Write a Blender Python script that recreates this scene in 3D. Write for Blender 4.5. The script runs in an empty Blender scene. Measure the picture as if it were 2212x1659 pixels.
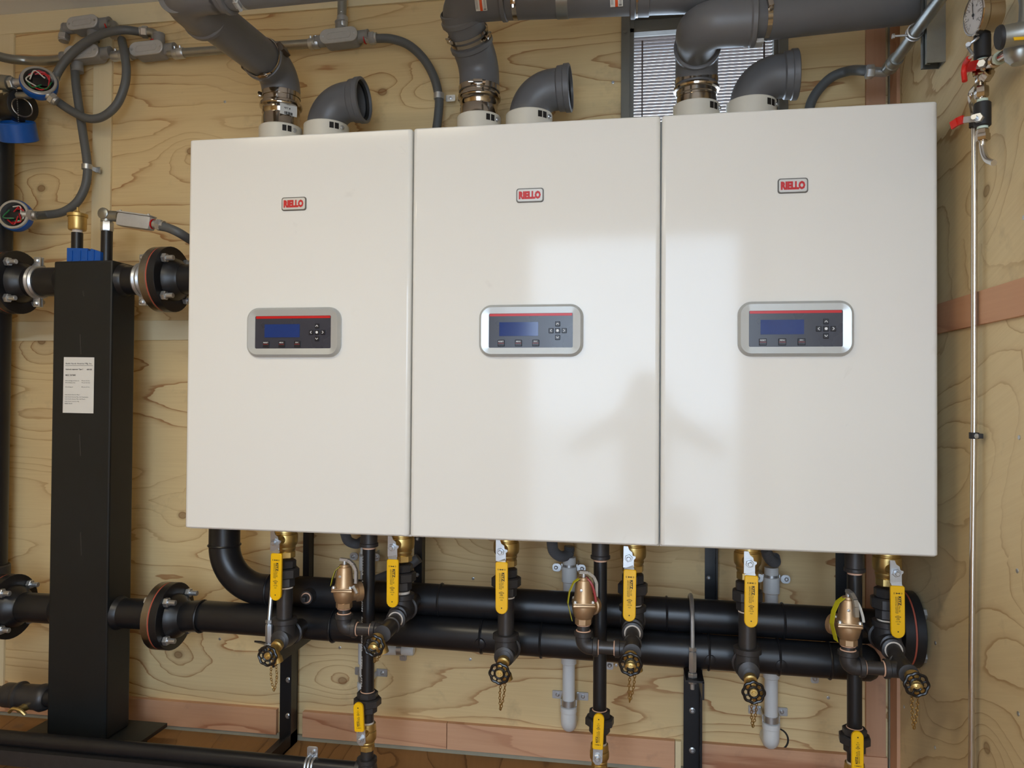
import bpy, bmesh, math, random
from mathutils import Vector, Matrix, Euler
random.seed(4)
sc = bpy.context.scene
COL = sc.collection
PI = math.pi

# ------------------------------------------------------------------ camera, world, lights, exposure
CAM_LOC = Vector((1.1574, -1.8178, 1.1063))
CAM_ROT = Euler((1.585554, -0.006865, 0.165383), 'XYZ')
FPX = 1660.0                                   # focal length in pixels of a 2212 x 1659 frame
cd = bpy.data.cameras.new('camera'); cam = bpy.data.objects.new('camera', cd); COL.objects.link(cam)
cam.location = CAM_LOC; cam.rotation_euler = CAM_ROT
cd.sensor_fit = 'HORIZONTAL'; cd.sensor_width = 36.0; cd.lens = FPX / 2212.0 * 36.0
cd.clip_start = 0.02; cd.clip_end = 200
sc.camera = cam

WALL_Y = 0.52; WALL_R = 1.86; WALL_L = -1.7; WALL_F = -2.75; CEIL = 2.42
DOOR = (0.50, 1.72, 2.06)                      # doorway behind the photographer: x0, x1, head height

world = bpy.data.worlds.new('overcast_sky'); sc.world = world; world.use_nodes = True
_bg = world.node_tree.nodes['Background']
_bg.inputs['Color'].default_value = (0.69, 0.86, 1.08, 1); _bg.inputs['Strength'].default_value = 5.2

def area(name, loc, rot, sx, sy, power, col, portal=False):
    l = bpy.data.lights.new(name, 'AREA'); l.shape = 'RECTANGLE'; l.size = sx; l.size_y = sy
    l.energy = power; l.color = col
    if portal: l.cycles.is_portal = True
    o = bpy.data.objects.new(name, l); COL.objects.link(o); o.location = loc; o.rotation_euler = rot
    return o
# the open doorway lets the sky in (portal: only guides the sky's own light)
area('doorway_portal', ((DOOR[0]+DOOR[1])/2, WALL_F-0.06, DOOR[2]/2), (PI/2, 0, 0), DOOR[1]-DOOR[0], DOOR[2], 1, (1,1,1), True)

# warm fill light added under the ceiling to brighten the boilers and walls
FILL_LIGHT = area('added_fill_light', (-0.15, -1.50, CEIL-0.075), (0, 0, 0), 1.15, 0.22, 9, (1.0, 0.89, 0.66))

sc.view_settings.view_transform = 'Standard'; sc.view_settings.look = 'None'
sc.view_settings.exposure = 0.99; sc.view_settings.gamma = 1.0; sc.view_settings.use_curve_mapping = False
sc.cycles.use_denoising = True
sc.cycles.max_bounces = 6; sc.cycles.diffuse_bounces = 4; sc.cycles.glossy_bounces = 3; sc.cycles.transmission_bounces = 2
sc.cycles.use_adaptive_sampling = True; sc.cycles.adaptive_threshold = 0.02
sc.cycles.sample_clamp_indirect = 8.0
sc.cycles.caustics_reflective = False; sc.cycles.caustics_refractive = False

# ------------------------------------------------------------------ points in the room
_R = CAM_ROT.to_matrix()
def _ray(u, v): return _R @ Vector(((u-1106.0)/FPX, -(v-829.5)/FPX, -1.0))
def P(u, v, Y):
    d = _ray(u, v); return CAM_LOC + d*((Y-CAM_LOC.y)/d.y)
def PX(u, v, X):
    d = _ray(u, v); return CAM_LOC + d*((X-CAM_LOC.x)/d.x)
def PZ(u, v, Z):
    d = _ray(u, v); return CAM_LOC + d*((Z-CAM_LOC.z)/d.z)
def PP(pts, Y):
    return [P(p[0], p[1], p[2] if len(p) > 2 else Y) for p in pts]
XA = Vector((1,0,0)); YA = Vector((0,1,0)); ZA = Vector((0,0,1)); FA = Vector((0,-1,0))
def V(*a): return Vector(a)

# ------------------------------------------------------------------ mesh helpers
def basis(n):
    n = n.normalized()
    a = ZA if abs(n.z) < 0.9 else XA
    u = a.cross(n).normalized(); w = n.cross(u).normalized()
    return u, w, n
class MB:
    def __init__(s): s.v = []; s.f = []
    def add(s, vs, fs):
        b = len(s.v); s.v += [Vector(x) for x in vs]; s.f += [tuple(i+b for i in f) for f in fs]; return s
    def box(s, c, d, ux=XA, uy=YA, bev=0.0):
        c = Vector(c); ux = ux.normalized(); uy = uy.normalized(); uz = ux.cross(uy)
        if bev > 0:
            bm = bmesh.new(); bmesh.ops.create_cube(bm, size=1)
            for v in bm.verts: v.co = Vector((v.co.x*d[0], v.co.y*d[1], v.co.z*d[2]))
            bmesh.ops.bevel(bm, geom=bm.edges[:], offset=bev, segments=2, profile=0.6, affect='EDGES')
            bm.verts.index_update()
            s.add([c+ux*v.co.x+uy*v.co.y+uz*v.co.z for v in bm.verts], [[v.index for v in f.verts] for f in bm.faces]); bm.free()
            return s
        vs = [c+ux*(i*d[0]/2)+uy*(j*d[1]/2)+uz*(k*d[2]/2) for k in (-1,1) for j in (-1,1) for i in (-1,1)]
        return s.add(vs, [(0,2,3,1),(4,5,7,6),(0,1,5,4),(2,6,7,3),(0,4,6,2),(1,3,7,5)])
    def bar(s, a, b, w, h, up=ZA):
        a = Vector(a); b = Vector(b); d = b-a; ux = d.normalized()
        uy = up.cross(ux).normalized() if abs(up.dot(ux)) < .99 else XA.cross(ux).normalized()
        return s.box((a+b)/2, (d.length, w, h), ux, uy)
    def lathe(s, o, axis, prof, n=20, phase=0.0, caps=True):
        u, w, a = basis(axis); o = Vector(o); b = len(s.v); k = len(prof)
        for (t, r) in prof:
            for i in range(n):
                th = phase + 2*PI*i/n
                s.v.append(o + a*t + u*(r*math.cos(th)) + w*(r*math.sin(th)))
        for j in range(k-1):
            for i in range(n):
                i2 = (i+1) % n
                s.f.append((b+j*n+i, b+j*n+i2, b+(j+1)*n+i2, b+(j+1)*n+i))
        if caps:
            if prof[0][1] > 1e-6: s.f.append(tuple(b+i for i in reversed(range(n))))
            if prof[-1][1] > 1e-6: s.f.append(tuple(b+(k-1)*n+i for i in range(n)))
        return s
    def cyl(s, a, b, r, r2=None, n=18, bev=0.0):
        a = Vector(a); b = Vector(b); L = (b-a).length; r2 = r if r2 is None else r2
        pr = [(0, r), (L, r2)] if bev <= 0 else [(0, r-bev), (bev, r), (L-bev, r2), (L, r2-bev)]
        return s.lathe(a, b-a, pr, n)
    def hexn(s, a, axis, h, r, phase=0.0, n=6):
        return s.lathe(a, axis, [(0, r*.9), (h*.12, r), (h*.88, r), (h, r*.9)], n, phase)
    def torus(s, o, axis, R, r, n=28, m=8):
        u, w, a = basis(axis); o = Vector(o)
        return s.tube([o+u*(R*math.cos(2*PI*i/n))+w*(R*math.sin(2*PI*i/n)) for i in range(n)], r, m, closed=True)
    def tube(s, path, r, n=12, closed=False, caps=True):
        path = [Vector(p) for p in path]; N = len(path); b = len(s.v)
        rr = r if isinstance(r, (list, tuple)) else [r]*N
        T = []
        for i in range(N):
            if closed: d = path[(i+1) % N]-path[i-1]
            else: d = path[min(i+1, N-1)]-path[max(i-1, 0)]
            T.append(d.normalized())
        u, w, _ = basis(T[0]); 
        for i in range(N):
            if i:
                u = u - T[i]*u.dot(T[i]); u = u.normalized() if u.length > 1e-6 else basis(T[i])[0]
            w = T[i].cross(u)
            for k in range(n):
                th = 2*PI*k/n
                s.v.append(path[i]+u*(rr[i]*math.cos(th))+w*(rr[i]*math.sin(th)))
        M = N if closed else N-1
        off = 0
        if closed:   # match the seam
            best = 1e9
            for k in range(n):
                dd = (s.v[b+(N-1)*n]-s.v[b+k]).length
                if dd < best: best = dd; off = k
        for i in range(M):
            j = (i+1) % N; o2 = off if (closed and i == N-1) else 0
            for k in range(n):
                k2 = (k+1) % n
                s.f.append((b+i*n+k, b+i*n+k2, b+j*n+(k2+o2) % n, b+j*n+(k+o2) % n))
        if caps and not closed:
            s.f.append(tuple(b+k for k in reversed(range(n)))); s.f.append(tuple(b+(N-1)*n+k for k in range(n)))
        return s
    def slab(s, o, ux, uy, outl, d, inner=None, bev=0.0):
        """outline (ccw in ux,uy) extruded along ux x uy; inner = smaller outline at the front for a chamfer"""
        o = Vector(o); ux = ux.normalized(); uy = uy.normalized(); nz = ux.cross(uy); n = len(outl); b = len(s.v)
        lay = [(outl, 0.0), (outl, d-bev)]
        if inner: lay.append((inner, d))
        for (ol, z) in lay:
            for (x, y) in ol: s.v.append(o+ux*x+uy*y+nz*z)
        for j in range(len(lay)-1):
            for i in range(n):
                i2 = (i+1) % n; s.f.append((b+j*n+i, b+j*n+i2, b+(j+1)*n+i2, b+(j+1)*n+i))
        s.f.append(tuple(b+i for i in reversed(range(n)))); s.f.append(tuple(b+(len(lay)-1)*n+i for i in range(n)))
        return s
    def rslab(s, o, ux, uy, w, h, r, d, bev=0.0, seg=5):
        return s.slab(o, ux, uy, rr(w, h, r, seg), d, rr(w-2*bev, h-2*bev, max(r-bev, .0003), seg) if bev > 0 else None, bev)
    def rframe(s, o, ux, uy, w, h, r, wi, hi, ri, d, bev=0.0, seg=5):
        """rounded frame with a rounded opening"""
        o = Vector(o); nz = ux.cross(uy); A = rr(w, h, r, seg); A2 = rr(w-2*bev, h-2*bev, max(r-bev, .0003), seg); I = rr(wi, hi, ri, seg)
        n = len(A); b = len(s.v)
        for ol, z in ((A, 0), (A, d-bev), (A2, d), (I, d*.8), (I, 0)):
            for (x, y) in ol: s.v.append(o+ux*x+uy*y+nz*z)
        for j in range(4):
            for i in range(n):
                i2 = (i+1) % n; s.f.append((b+j*n+i, b+j*n+i2, b+(j+1)*n+i2, b+(j+1)*n+i))
        return s
    def shift(s, d):
        s.v = [x+Vector(d) for x in s.v]; return s
def rr(w, h, r, seg=5):
    out = []
    for (cx, cy, a0) in ((w/2-r, h/2-r, 0), (-w/2+r, h/2-r, PI/2), (-w/2+r, -h/2+r, PI), (w/2-r, -h/2+r, 1.5*PI)):
        for k in range(seg+1):
            a = a0+PI/2*k/seg; out.append((cx+r*math.cos(a), cy+r*math.sin(a)))
    return out
def fillet(pts, rad, seg=8):
    pts = [Vector(p) for p in pts]; out = [pts[0]]
    for i in range(1, len(pts)-1):
        a, b, c = pts[i-1], pts[i], pts[i+1]; d1 = (a-b).normalized(); d2 = (c-b).normalized()
        r = rad[i-1] if isinstance(rad, (list, tuple)) else rad
        ang = d1.angle(d2)
        if ang > 3.1 or r <= 0: out.append(b); continue
        t = r/math.tan(ang/2); p1 = b+d1*t; p2 = b+d2*t
        bis = (d1+d2).normalized(); ctr = b+bis*(r/math.sin(ang/2))
        v1 = p1-ctr; v2 = p2-ctr; tot = v1.angle(v2); ax = v1.cross(v2).normalized()
        for k in range(seg+1): out.append(ctr+Matrix.Rotation(tot*k/seg, 3, ax) @ v1)
    out.append(pts[-1]); return out
def smooth_path(pts, n=6):
    pts = [Vector(p) for p in pts]; out = []
    Q = [pts[0]*2-pts[1]]+pts+[pts[-1]*2-pts[-2]]
    for i in range(1, len(Q)-2):
        a, b, c, d = Q[i-1:i+3]
        for k in range(n):
            t = k/n
            out.append(0.5*((2*b)+(c-a)*t+(2*a-5*b+4*c-d)*t*t+(3*b-a-3*c+d)*t**3))
    out.append(pts[-1]); return out

_txt = {}
def text_geo(body, bold=0.0):
    key = (body, bold)
    if key not in _txt:
        cu = bpy.data.curves.new('t', 'FONT'); cu.body = body; cu.align_x = 'CENTER'; cu.align_y = 'CENTER'; cu.size = 1.0
        cu.resolution_u = 2; cu.offset = bold; cu.fill_mode = 'FRONT'
        ob = bpy.data.objects.new('t', cu); me = bpy.data.meshes.new_from_object(ob)
        vs = [v.co.copy() for v in me.vertices]; fs = [tuple(p.vertices) for p in me.polygons]
        bpy.data.objects.remove(ob); bpy.data.curves.remove(cu); bpy.data.meshes.remove(me)
        x0 = min(v.x for v in vs); x1 = max(v.x for v in vs); y0 = min(v.y for v in vs); y1 = max(v.y for v in vs)
        vs = [Vector(((v.x-(x0+x1)/2)/(x1-x0), (v.y-(y0+y1)/2)/(y1-y0), 0)) for v in vs]
        _txt[key] = (vs, fs)
    return _txt[key]
def put_text(mb, body, o, ux, uy, w, h, bold=0.0):
    """lettering w wide and h tall centred on o, lying in the plane of ux, uy"""
    vs, fs = text_geo(body, bold); ux = ux.normalized(); uy = uy.normalized()
    mb.add([Vector(o)+ux*(v.x*w)+uy*(v.y*h) for v in vs], fs); return mb

# ------------------------------------------------------------------ objects
def root_loc(p):
    while p is not None and p.parent is not None: p = p.parent
    return Vector(p.location) if p is not None else Vector((0,0,0))
def obj(name, mb, m, parent=None, label=None, smooth=35, big=None):
    me = bpy.data.meshes.new(name)
    L = root_loc(parent)
    me.from_pydata([tuple(v-L) for v in mb.v], [], mb.f); me.update()
    bm = bmesh.new(); bm.from_mesh(me); bmesh.ops.recalc_face_normals(bm, faces=bm.faces[:]); bm.to_mesh(me); bm.free()
    if smooth:
        for p in me.polygons: p.use_smooth = True
        me.set_sharp_from_angle(angle=math.radians(smooth))
        if big:
            for p in me.polygons:
                if p.area > big: p.use_smooth = False
    me.materials.append(m)
    o = bpy.data.objects.new(name, me); COL.objects.link(o)
    if parent is not None: o.parent = parent
    if label: o['label'] = label
    return o
def flat(name, mb, m, parent=None, label=None):
    """flat print: keep normals as made"""
    me = bpy.data.meshes.new(name); L = root_loc(parent)
    me.from_pydata([tuple(v-L) for v in mb.v], [], mb.f); me.update(); me.materials.append(m)
    o = bpy.data.objects.new(name, me); COL.objects.link(o)
    if parent is not None: o.parent = parent
    if label: o['label'] = label
    return o
def thing(name, label, cat, loc, group=None):
    o = bpy.data.objects.new(name, None); COL.objects.link(o); o.location = loc; o.empty_display_size = .05
    o['label'] = label; o['category'] = cat
    if group: o['group'] = group
    return o
def tag(o, label, cat, group=None):
    o['label'] = label; o['category'] = cat
    if group: o['group'] = group
    return o
def struct(o): o['kind'] = 'structure'; return o
def copy_tree(o, parent=None):
    c = o.copy(); COL.objects.link(c)
    if parent is not None: c.parent = parent
    for ch in [x for x in bpy.data.objects if x.parent == o]: copy_tree(ch, c)
    return c

# ------------------------------------------------------------------ materials
class NT:
    def __init__(s, name):
        s.m = bpy.data.materials.new(name); s.m.use_nodes = True; s.t = s.m.node_tree
        s.b = s.t.nodes['Principled BSDF']
    def n(s, typ, ins=None, **kw):
        nd = s.t.nodes.new(typ)
        for k, v in kw.items(): setattr(nd, k, v)
        for k, v in (ins or {}).items(): s.set(nd, k, v)
        return nd
    def set(s, nd, k, v):
        sock = nd.inputs[k]
        if isinstance(v, bpy.types.NodeSocket): s.t.links.new(v, sock)
        elif isinstance(v, bpy.types.Node): s.t.links.new(v.outputs[0], sock)
        else: sock.default_value = v
    def math(s, op, a, b=0.0, c=0.0, clamp=False):
        nd = s.n('ShaderNodeMath', operation=op, use_clamp=clamp); s.set(nd, 0, a); s.set(nd, 1, b); s.set(nd, 2, c); return nd.outputs[0]
    def ramp(s, fac, stops, interp='LINEAR'):
        nd = s.n('ShaderNodeValToRGB'); s.set(nd, 'Fac', fac); cr = nd.color_ramp; cr.interpolation = interp
        while len(cr.elements) < len(stops): cr.elements.new(0.5)
        for e, (p, c) in zip(cr.elements, stops):
            e.position = p; e.color = (c, c, c, 1) if isinstance(c, (int, float)) else (*c, 1)
        return nd.outputs[0]
    def mix(s, fac, a, b, blend='MIX'):
        nd = s.n('ShaderNodeMix', data_type='RGBA', blend_type=blend)
        s.set(nd, 0, fac); s.set(nd, 6, a if not isinstance(a, tuple) else (*a, 1)); s.set(nd, 7, b if not isinstance(b, tuple) else (*b, 1))
        return nd.outputs[2]
    def bump(s, h, strength=.2, dist=.001):
        nd = s.n('ShaderNodeBump', {'Height': h, 'Strength': strength, 'Distance': dist}); s.set(s.b, 'Normal', nd)
    def noise(s, vec, scale, detail=3.0, rough=.5, dist=0.0):
        return s.n('ShaderNodeTexNoise', {'Vector': vec, 'Scale': scale, 'Detail': detail, 'Roughness': rough, 'Distortion': dist}).outputs[0]
    def base(s, col, rough, metal=0.0, spec=.5):
        s.set(s.b, 'Base Color', col if not isinstance(col, tuple) else (*col, 1)); s.set(s.b, 'Roughness', rough); s.set(s.b, 'Metallic', metal)
        s.set(s.b, 'Specular IOR Level', spec); return s.m
def sl(r, g, b):
    f = lambda c: (c/255/12.92) if c/255 <= .04045 else ((c/255+.055)/1.055)**2.4
    return (f(r), f(g), f(b))
def plain(name, col, rough, metal=0.0, var=.12, scale=40, bump=0.0, spec=.5, rvar=.08):
    """one colour with a little grain, wear and uneven gloss"""
    t = NT(name); co = t.n('ShaderNodeTexCoord').outputs['Object']
    a = t.noise(co, scale, 4, .6)
    c = t.mix(a, tuple(x*(1-var) for x in col), tuple(min(1, x*(1+var)) for x in col))
    r = t.math('MULTIPLY_ADD', t.noise(co, scale*.37, 3), rvar*2, rough-rvar)
    if bump > 0: t.bump(t.noise(co, scale*6, 3), bump, .0006)
    return t.base(c, r, metal, spec)
def plywood(name, pale, mid, dark, gdir='X', along=.75, across=3.4, k=11.0, knots=True, rot=0.0, rough=.62, seed=0.0, dirt=.25):
    """rotary-cut veneer: contour lines of a slow height field, bulging round the knots"""
    t = NT(name); tc = t.n('ShaderNodeTexCoord').outputs['Object']
    inf = t.n('ShaderNodeObjectInfo').outputs['Random']
    off = t.n('ShaderNodeCombineXYZ', {'X': t.math('MULTIPLY', inf, 37.0), 'Y': seed, 'Z': t.math('MULTIPLY', inf, 61.0)})
    mp = t.n('ShaderNodeMapping', {'Vector': tc, 'Rotation': (rot if gdir == 'Y' else 0, rot if gdir == 'X' else 0, rot if gdir == 'F' else 0)})
    p = t.n('ShaderNodeVectorMath', {0: mp, 1: off}, operation='ADD').outputs[0]
    if gdir == 'X': scl = (along, 2.0, across); vs = (1.9, .01, 2.6)
    elif gdir == 'Y': scl = (2.0, along, across); vs = (.01, 1.9, 2.6)
    elif gdir == 'F': scl = (across, along, 2.0); vs = (2.6, 1.9, .01)
    else: scl = (across, 2.0, along); vs = (2.6, .01, 1.9)
    q = t.n('ShaderNodeVectorMath', {0: p, 1: scl}, operation='MULTIPLY').outputs[0]
    h = t.noise(q, 1.0, 1.6, .45, .15)
    wig = t.noise(t.n('ShaderNodeVectorMath', {0: p, 1: tuple(x*9 for x in scl)}, operation='MULTIPLY').outputs[0], 1.0, 2.0, .6)
    h = t.math('ADD', h, t.math('MULTIPLY', wig, .030))
    if knots:
        sp = t.n('ShaderNodeSeparateXYZ', {0: p})
        i0, i1 = {'X': (0, 2), 'Y': (1, 2), 'F': (1, 0)}.get(gdir, (2, 0))
        kv = t.n('ShaderNodeCombineXYZ', {'X': t.math('MULTIPLY', sp.outputs[i0], 2.2), 'Y': t.math('MULTIPLY', sp.outputs[i1], 2.9)})
        vo = t.n('ShaderNodeTexVoronoi', {'Vector': kv.outputs[0], 'Scale': 1.0, 'Randomness': 1.0}, feature='F1', voronoi_dimensions='2D')
        gate = t.math('GREATER_THAN', t.n('ShaderNodeSeparateColor', {0: vo.outputs['Color']}).outputs[0], .35)
        d = vo.outputs['Distance']
        bul = t.math('MULTIPLY', t.math('EXPONENT', t.math('MULTIPLY', t.math('MULTIPLY', d, d), -22.0)), .16)
        h = t.math('ADD', h, t.math('MULTIPLY', bul, gate))
    fr = t.math('FRACT', t.math('MULTIPLY', h, k))
    line = t.ramp(fr, [(0, 1.0), (.035, .9), (.085, .34), (.26, .07), (.9, 0.0), (.985, .06), (1.0, 1.0)])
    stren = t.ramp(t.noise(p, 2.3, 2), [(.32, .25), (.62, 1.0)])
    line = t.math('MULTIPLY', line, stren)
    fib = t.noise(t.n('ShaderNodeVectorMath', {0: p, 1: tuple((4 if i == min(scl) else 150) for i in scl)}, operation='MULTIPLY').outputs[0], 1.0, 3, .6)
    c = t.mix(t.noise(p, 1.7, 3), pale, mid)
    c = t.mix(t.math('MULTIPLY', fib, .25), c, dark)
    c = t.mix(t.math('MULTIPLY', line, .82), c, dark)
    if dirt:
        dm = t.ramp(t.noise(p, 5.5, 5, .65), [(.60, 0.0), (.72, dirt)])
        c = t.mix(dm, c, (.16, .12, .085))
    if knots:
        core = t.math('MULTIPLY', t.ramp(d, [(.0, .75), (.022, .7), (.030, 1.0), (.036, .3), (.055, 0.0)]), gate)
        c = t.mix(t.math('MULTIPLY', core, .8), c, tuple(x*.55 for x in dark))
    t.bump(t.math('ADD', t.math('MULTIPLY', fib, .5), line), .12, .0008)
    return t.base(c, rough, 0, .35)
M = {}
M['ply'] = plywood('plywood_back', sl(240,216,164), sl(231,203,148), sl(158,96,44), 'X', across=4.4, k=14)
M['ply_r'] = plywood('plywood_right', sl(230,212,168), sl(220,198,152), sl(158,118,72), 'Y', along=.9, across=2.6, k=15, rot=.35)
M['ply_f'] = plywood('plywood_floor', sl(168,128,80), sl(150,110,66), sl(84,54,28), 'F', along=1.3, across=4.5, k=8, rot=-.2, knots=False, rough=.7, dirt=.6)
M['strip'] = plywood('pine_strip', sl(238,222,184), sl(230,212,170), sl(204,174,124), 'Z', along=.4, across=2, k=3, knots=False, dirt=.1)
M['strip_h'] = plywood('pine_strip_level', sl(238,222,184), sl(230,212,170), sl(204,174,124), 'X', along=.4, across=2, k=3, knots=False, dirt=.1)
M['fir'] = plywood('fir_board', sl(222,178,142), sl(212,162,126), sl(158,98,66), 'X', along=.9, across=9, k=4, knots=False, dirt=.3)
M['fir_v'] = plywood('fir_board_upright', sl(206,162,128), sl(196,148,114), sl(150,98,68), 'Z', along=.6, across=8, k=4, knots=False, dirt=.3)
M['fir_y'] = plywood('fir_board_side', sl(212,166,130), sl(204,154,118), sl(160,104,74), 'Y', along=.6, across=8, k=4, knots=False, dirt=.2)
M['caulk'] = plain('grey_caulk', sl(150,146,128), .7)
M['ceil'] = plain('ceiling_board', sl(226,228,230), .75, var=.03)
M['white'] = None
def enamel():
    t = NT('white_enamel'); co = t.n('ShaderNodeTexCoord').outputs['Object']; inf = t.n('ShaderNodeObjectInfo').outputs['Random']
    p = t.n('ShaderNodeVectorMath', {0: co, 1: t.n('ShaderNodeCombineXYZ', {'X': t.math('MULTIPLY', inf, 19.0), 'Y': 0.0, 'Z': t.math('MULTIPLY', inf, 7.0)})}, operation='ADD').outputs[0]
    a = t.noise(p, 1.6, 3)
    sm = t.math('MULTIPLY', t.ramp(t.noise(p, 9, 4, .6, .6), [(.66, 0.0), (.76, 1.0)]), t.ramp(t.noise(p, 2.2, 2), [(.5, 0.0), (.66, 1.0)]))
    c = t.mix(t.math('MULTIPLY', sm, .34), sl(231,228,221), sl(150,140,128))
    r = t.math('ADD', t.math('MULTIPLY', a, .04), .075); r = t.math('MULTIPLY_ADD', sm, .2, r)
    t.bump(t.noise(co, 420, 2), .05, .0002)
    return t.base(c, r, 0, .26)
M['white'] = enamel()
M['cream'] = plain('cream_plastic', sl(226,220,206), .35, var=.02)
M['silver'] = plain('silver_plastic', sl(188,190,188), .32, .35, var=.04, rvar=.04)
M['panel'] = plain('panel_face', sl(56,58,68), .28, var=.05, rvar=.03)
M['lcd'] = plain('lcd_glass', sl(24,56,120), .12, var=.06, rvar=.02)
M['key'] = plain('panel_key', sl(34,34,40), .35, var=.08)
M['keyred'] = plain('key_red', sl(150,38,40), .4, var=.05)
M['redprint'] = plain('red_lettering', sl(196,20,24), .35, var=.05)
M['badge'] = plain('badge_silver', sl(204,202,198), .3, .2, var=.04)
M['badge_rim'] = plain('badge_rim_grey', sl(110,108,104), .3, .6, var=.04)
M['ink'] = plain('black_ink', sl(28,26,24), .6, var=.05)
M['whiteink'] = plain('white_ink', sl(226,226,226), .5, var=.02)
M['greyink'] = plain('grey_ink', sl(120,120,118), .6, var=.05)
M['black'] = plain('black_painted_steel', sl(26,27,30), .36, 0, var=.35, scale=14, bump=.12, rvar=.1)
M['tank'] = plain('black_primer_steel', sl(20,24,26), .48, 0, var=.45, scale=9, bump=.15, rvar=.1)
M['iron'] = plain('black_malleable_iron', sl(62,60,60), .42, .35, var=.22, scale=60, bump=.3)
M['ironpipe'] = plain('black_iron_pipe', sl(70,67,66), .36, .5, var=.2, scale=50, bump=.12)
M['brass'] = plain('brass', sl(208,180,116), .38, .9, var=.15, scale=60, bump=.05)
M['bronze'] = plain('bronze', sl(184,154,120), .42, .75, var=.12, scale=60, bump=.08)
M['zinc'] = plain('zinc_plate', sl(196,199,202), .36, .85, var=.12, scale=90)
M['galv'] = plain('galvanised_steel', sl(160,162,158), .36, .9, var=.14, scale=35)
M['steel'] = plain('machined_steel', sl(150,146,140), .32, 1.0, var=.15, scale=70)
M['inox'] = plain('stainless_steel', sl(186,176,164), .14, 1.0, var=.08, scale=30, rvar=.05)
M['inoxtube'] = plain('stainless_tube', sl(214,211,206), .24, .95, var=.08, scale=30, rvar=.05)
M['pp'] = plain('grey_pp_plastic', sl(104,103,104), .42, var=.07, scale=20, bump=.05)
M['ppdark'] = plain('dark_rubber_seal', sl(22,22,22), .6)
M['pvc'] = plain('grey_pvc', sl(220,221,220), .38, var=.05, scale=25)
M['lt'] = plain('liquidtight_grey', sl(92,94,94), .5, var=.08, scale=30)
M['hose'] = plain('corrugated_grey', sl(96,98,102), .45, var=.08)
M['alu'] = plain('grey_cast_aluminium', sl(182,180,176), .42, .15, var=.1, scale=70, bump=.2)
M['aludk'] = plain('grey_cast_body', sl(138,137,135), .45, .15, var=.1, scale=70, bump=.2)
M['yellow'] = plain('yellow_vinyl', sl(240,186,14), .34, var=.05, scale=20)
M['tagyellow'] = plain('yellow_plastic_tag', sl(196,190,30), .5, var=.08)
M['red'] = plain('red_vinyl', sl(206,36,28), .4, var=.08)
M['redrubber'] = plain('red_gasket', sl(168,80,60), .6, var=.12)
M['blue'] = plain('blue_plastic', sl(14,84,170), .38, var=.1)
M['tape'] = plain('white_thread_tape', sl(226,214,200), .7, var=.06, scale=200)
M['dope'] = plain('pink_thread_seal', sl(222,178,150), .65, var=.08, scale=200)
M['paper'] = plain('paper_label', sl(226,224,218), .6, var=.03)
M['orange'] = plain('orange_print', sl(226,82,26), .5, var=.05)
M['brown'] = plain('dark_rim', sl(70,60,54), .4)
M['wirered'] = plain('red_wire', sl(190,36,44), .4); M['wiregreen'] = plain('green_wire', sl(40,120,70), .4); M['wirewhite'] = plain('white_wire', sl(214,210,200), .4)
M['dark'] = plain('dark_recess', sl(24,20,18), .6)
M['louver'] = plain('louver_aluminium', sl(98,84,78), .55, .1, var=.06)
M['lframe'] = plain('louver_frame', sl(120,116,106), .5, .2, var=.06)
M['gaugeface'] = plain('gauge_dial', sl(206,204,204), .4, var=.03)
M['ptfe'] = plain('pale_green_bush', sl(206,222,206), .5, var=.03)
M['sleeve'] = plain('black_rubber_sleeve', sl(30,29,30), .6, var=.1)
M['ground'] = plain('gravel_ground', sl(196,192,188), .9, var=.25, scale=6)
M['siding'] = plain('metal_siding', sl(150,150,150), .5, .3)
M['glow'] = None
# ------------------------------------------------------------------ the plant room
LV = (1.10, 1.575, 1.66, 2.265)       # louver opening x0, x1, z0, z1
def wbox(x0, x1, y0, y1, z0, z1): return MB().box(((x0+x1)/2, (y0+y1)/2, (z0+z1)/2), (x1-x0, y1-y0, z1-z0))
fl = struct(obj('floor', wbox(WALL_L-.1, WALL_R+.1, WALL_F-.1, WALL_Y+.12, -.12, 0), M['ply_f'], smooth=0))
fl['label'] = 'brown plywood floor with dark grain lines'
ce = struct(obj('ceiling', wbox(WALL_L-.1, WALL_R+.1, WALL_F-.1, WALL_Y+.12, CEIL, CEIL+.1), M['ceil'], smooth=0))
PT = .012
wb = MB()
for a in ((WALL_L-.1, LV[0], 0, CEIL), (LV[1], WALL_R+.1, 0, CEIL), (LV[0], LV[1], 0, LV[2]), (LV[0], LV[1], LV[3], CEIL)):
    wb.box(((a[0]+a[1])/2, WALL_Y+PT+.05, (a[2]+a[3])/2), (a[1]-a[0], .1, a[3]-a[2]))
wall_back = struct(obj('wall_back', wb, M['ply'], smooth=0)); wall_back['label'] = 'plywood back wall behind the boilers'
S1 = (-.684, -.614); ZB = 1.315
for (x0, x1, z0, z1) in ((WALL_L, -1.03, 0, ZB), (WALL_L, -1.03, ZB, CEIL), (-1.03, -.65, 0, ZB), (-1.03, -.65, ZB, CEIL), (-.65, WALL_R, 0, ZB),
                         (-.65, LV[0], ZB, CEIL), (LV[1], WALL_R, ZB, CEIL), (LV[0], LV[1], ZB, LV[2]), (LV[0], LV[1], LV[3], CEIL)):
    g = .001
    o = obj('plywood_panel', wbox(x0+g, x1-g, WALL_Y, WALL_Y+PT, z0+g, z1-g), M['ply'], wall_back, smooth=0)
wr = struct(obj('wall_right', wbox(WALL_R+PT, WALL_R+PT+.1, WALL_F, WALL_Y+.1, 0, CEIL), M['ply_r'], smooth=0)); wr['label'] = 'plywood side wall to the right'
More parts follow.
